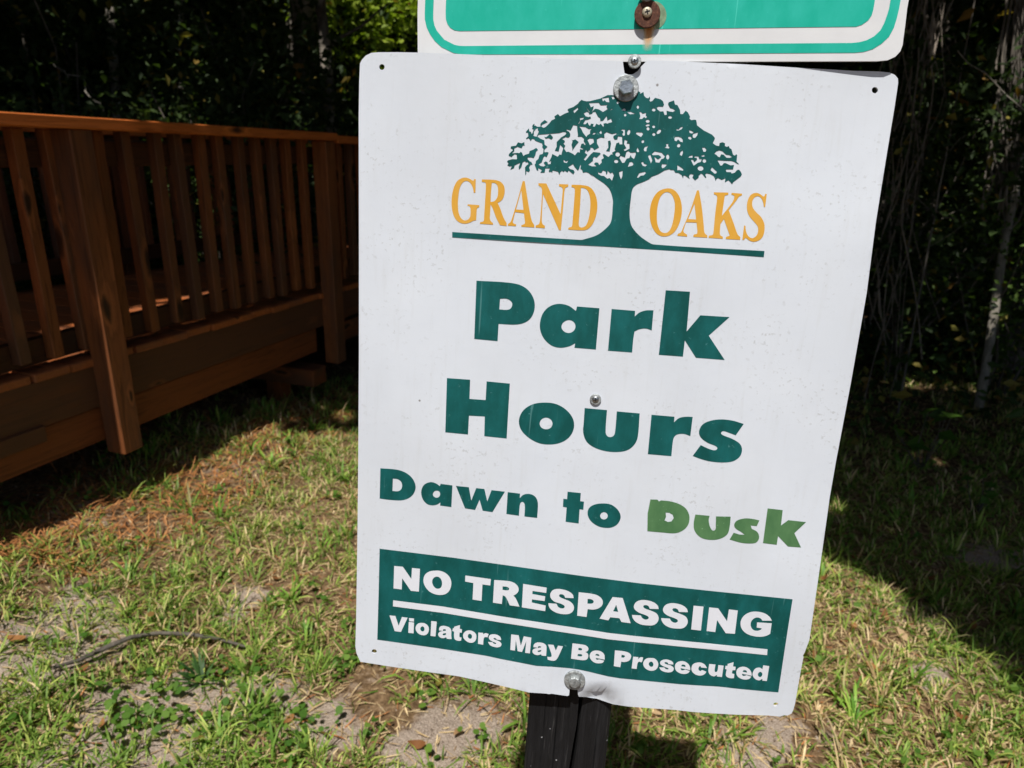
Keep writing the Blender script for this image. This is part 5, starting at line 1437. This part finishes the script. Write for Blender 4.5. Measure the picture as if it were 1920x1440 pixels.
def strand_bundle(name, label, specs, mat, cat='vine'):
    """hanging stems: specs of (list of photo points, distance, radius)"""
    lst = []
    for pts_, dep, r_ in specs:
        P_ = np.array([at_dist(x_, y_, dep) for x_, y_ in pts_])
        tt = np.linspace(0, 1, len(P_)); ts = np.linspace(0, 1, 14)
        Q = np.stack([np.interp(ts, tt, P_[:, k_]) for k_ in range(3)], 1)
        Q[1:-1] += np.cumsum(RNG.normal(0, 0.010, (12, 3)), 0) * 0.9
        lst.append((Q, np.full(14, r_), 5))
    o = lst[0][0][-1].copy()
    v, f = tubes([(Q - o, r_, s_) for Q, r_, s_ in lst])
    ob = obj(name, np_mesh(name, v, f, True), mat, label=label, cat=cat); ob.location = o.tolist()


sp = []
for i in range(26):
    x0 = 1690 + 75 * RNG.random(); y0 = -30 + 60 * RNG.random(); y1 = 380 + 420 * RNG.random()
    sp.append(([(x0 + 25 * RNG.normal(), y0), (x0 - 20 + 22 * RNG.normal(), y0 + (y1 - y0) * .3), (x0 - 55 + 26 * RNG.normal(), y0 + (y1 - y0) * .6), (x0 - 85 + 30 * RNG.normal(), y1)], 4.0 + 0.5 * RNG.random(), 0.0022 + 0.0024 * RNG.random()))
strand_bundle('hanging_vines', 'tangle of thin grey vines hanging beside the right edge of the white sign', sp, M_VINE)
sp = []
for i in range(26):
    x0 = 1895 + 40 * RNG.random()
    sp.append(([(x0 + 8 * RNG.normal(), -40), (x0 - 10 + 10 * RNG.normal(), 120), (x0 - 20 + 16 * RNG.normal(), 250), (x0 - 30 + 22 * RNG.normal(), 330 + 90 * RNG.random())], 4.2 + 0.2 * RNG.random(), 0.003 + 0.004 * RNG.random()))
strand_bundle('hanging_roots', 'bundle of brown hanging root strands at the top right corner', sp, M_BARK)
strand_bundle('bare_twig', 'bare pale twig slanting down at the top right, in front of the brown roots', [([(1795, 95), (1830, 130), (1870, 170), (1905, 205), (1940, 240)], 3.9, 0.0035)], M_BARK2, 'twig')
strand_bundle('bare_twig', 'thin curved twig slanting behind the bridge railing at the left', [([(128, 140), (165, 150), (185, 190), (200, 222)], 5.2, 0.006), ([(100, 120), (128, 140)], 5.2, 0.006)], M_BARK2, 'twig')
strand_bundle('bare_twig', 'long thin twig lying low across the shade right of the white sign', [([(1660, 335), (1700, 365), (1750, 380), (1790, 410)], 4.1, 0.003)], M_BARK, 'twig')


# palmetto fan above the railing, and a lit seedling on the right
def palmetto(px, py, dep, label):
    q = at_dist(px, py, dep); o = np.array([q[0], q[1], 0])
    t = empty('palmetto', o.tolist(), label=label, cat='palm')
    stv, stf = tube(bend((0, 0, -0.03), (0, 0, q[2]), 6, 0.08), np.full(6, 0.012), 6); obj('stalk', np_mesh('stalk', stv, stf, True), M_BARK, t)
    for k_ in range(15):
        a = rad(-75 + 150 * k_ / 14); ln_ = 0.22 + 0.05 * math.sin(k_ * 1.7)
        d = np.array([math.sin(a), -0.25, math.cos(a) * 0.9]); s = np.array([math.cos(a), 0, -math.sin(a)]) * 0.012
        b0 = np.array([0, 0, q[2]]); m_ = b0 + d * ln_ * 0.55; e = b0 + d * ln_ - np.array([0, 0.03, 0.03])
        me = np_mesh('frond', [b0, m_ - s, e, m_ + s], np.array([[0, 1, 2], [0, 2, 3]]), False, np.tile((0.13, 0.18, 0.05), (4, 1)))
        obj('frond', me, M_LEAF, t)


palmetto(278, 232, 5.6, 'small palmetto fan catching the sun just above the bridge handrail')


def seedling(px, py, label, n, size, hgt):
    g_ = on_ground(px, py); o = np.array([g_[0], g_[1], 0])
    t = empty('seedling', o.tolist(), label=label, cat='plant')
    tips = np.stack([RNG.normal(0, hgt * 0.3, n), RNG.normal(0, hgt * 0.25, n), hgt * (0.35 + 0.75 * RNG.random(n))], 1)
    v, f = tubes([(bend((0, 0, -0.02), e, 5, 0.2), np.linspace(0.0035, 0.0015, 5), 4) for e in tips]); obj('stems', np_mesh('stems', v, f, True), M_BARK, t)
    for e in tips:
        v, f, c = leaf_arrays(e[None, :], size, lerp((0.05, 0.12, 0.015), (0.10, 0.20, 0.03), RNG.random(1)), 1.2, 0.75)
        obj('leaf', np_mesh('leaf', v, f, False, c), M_LEAF, t)


seedling(1725, 880, 'young broad leaved seedling in the shade at the right', 12, 0.085, 0.30)
seedling(1830, 960, 'small pale seedling in the dark grass at the right edge', 9, 0.05, 0.18)
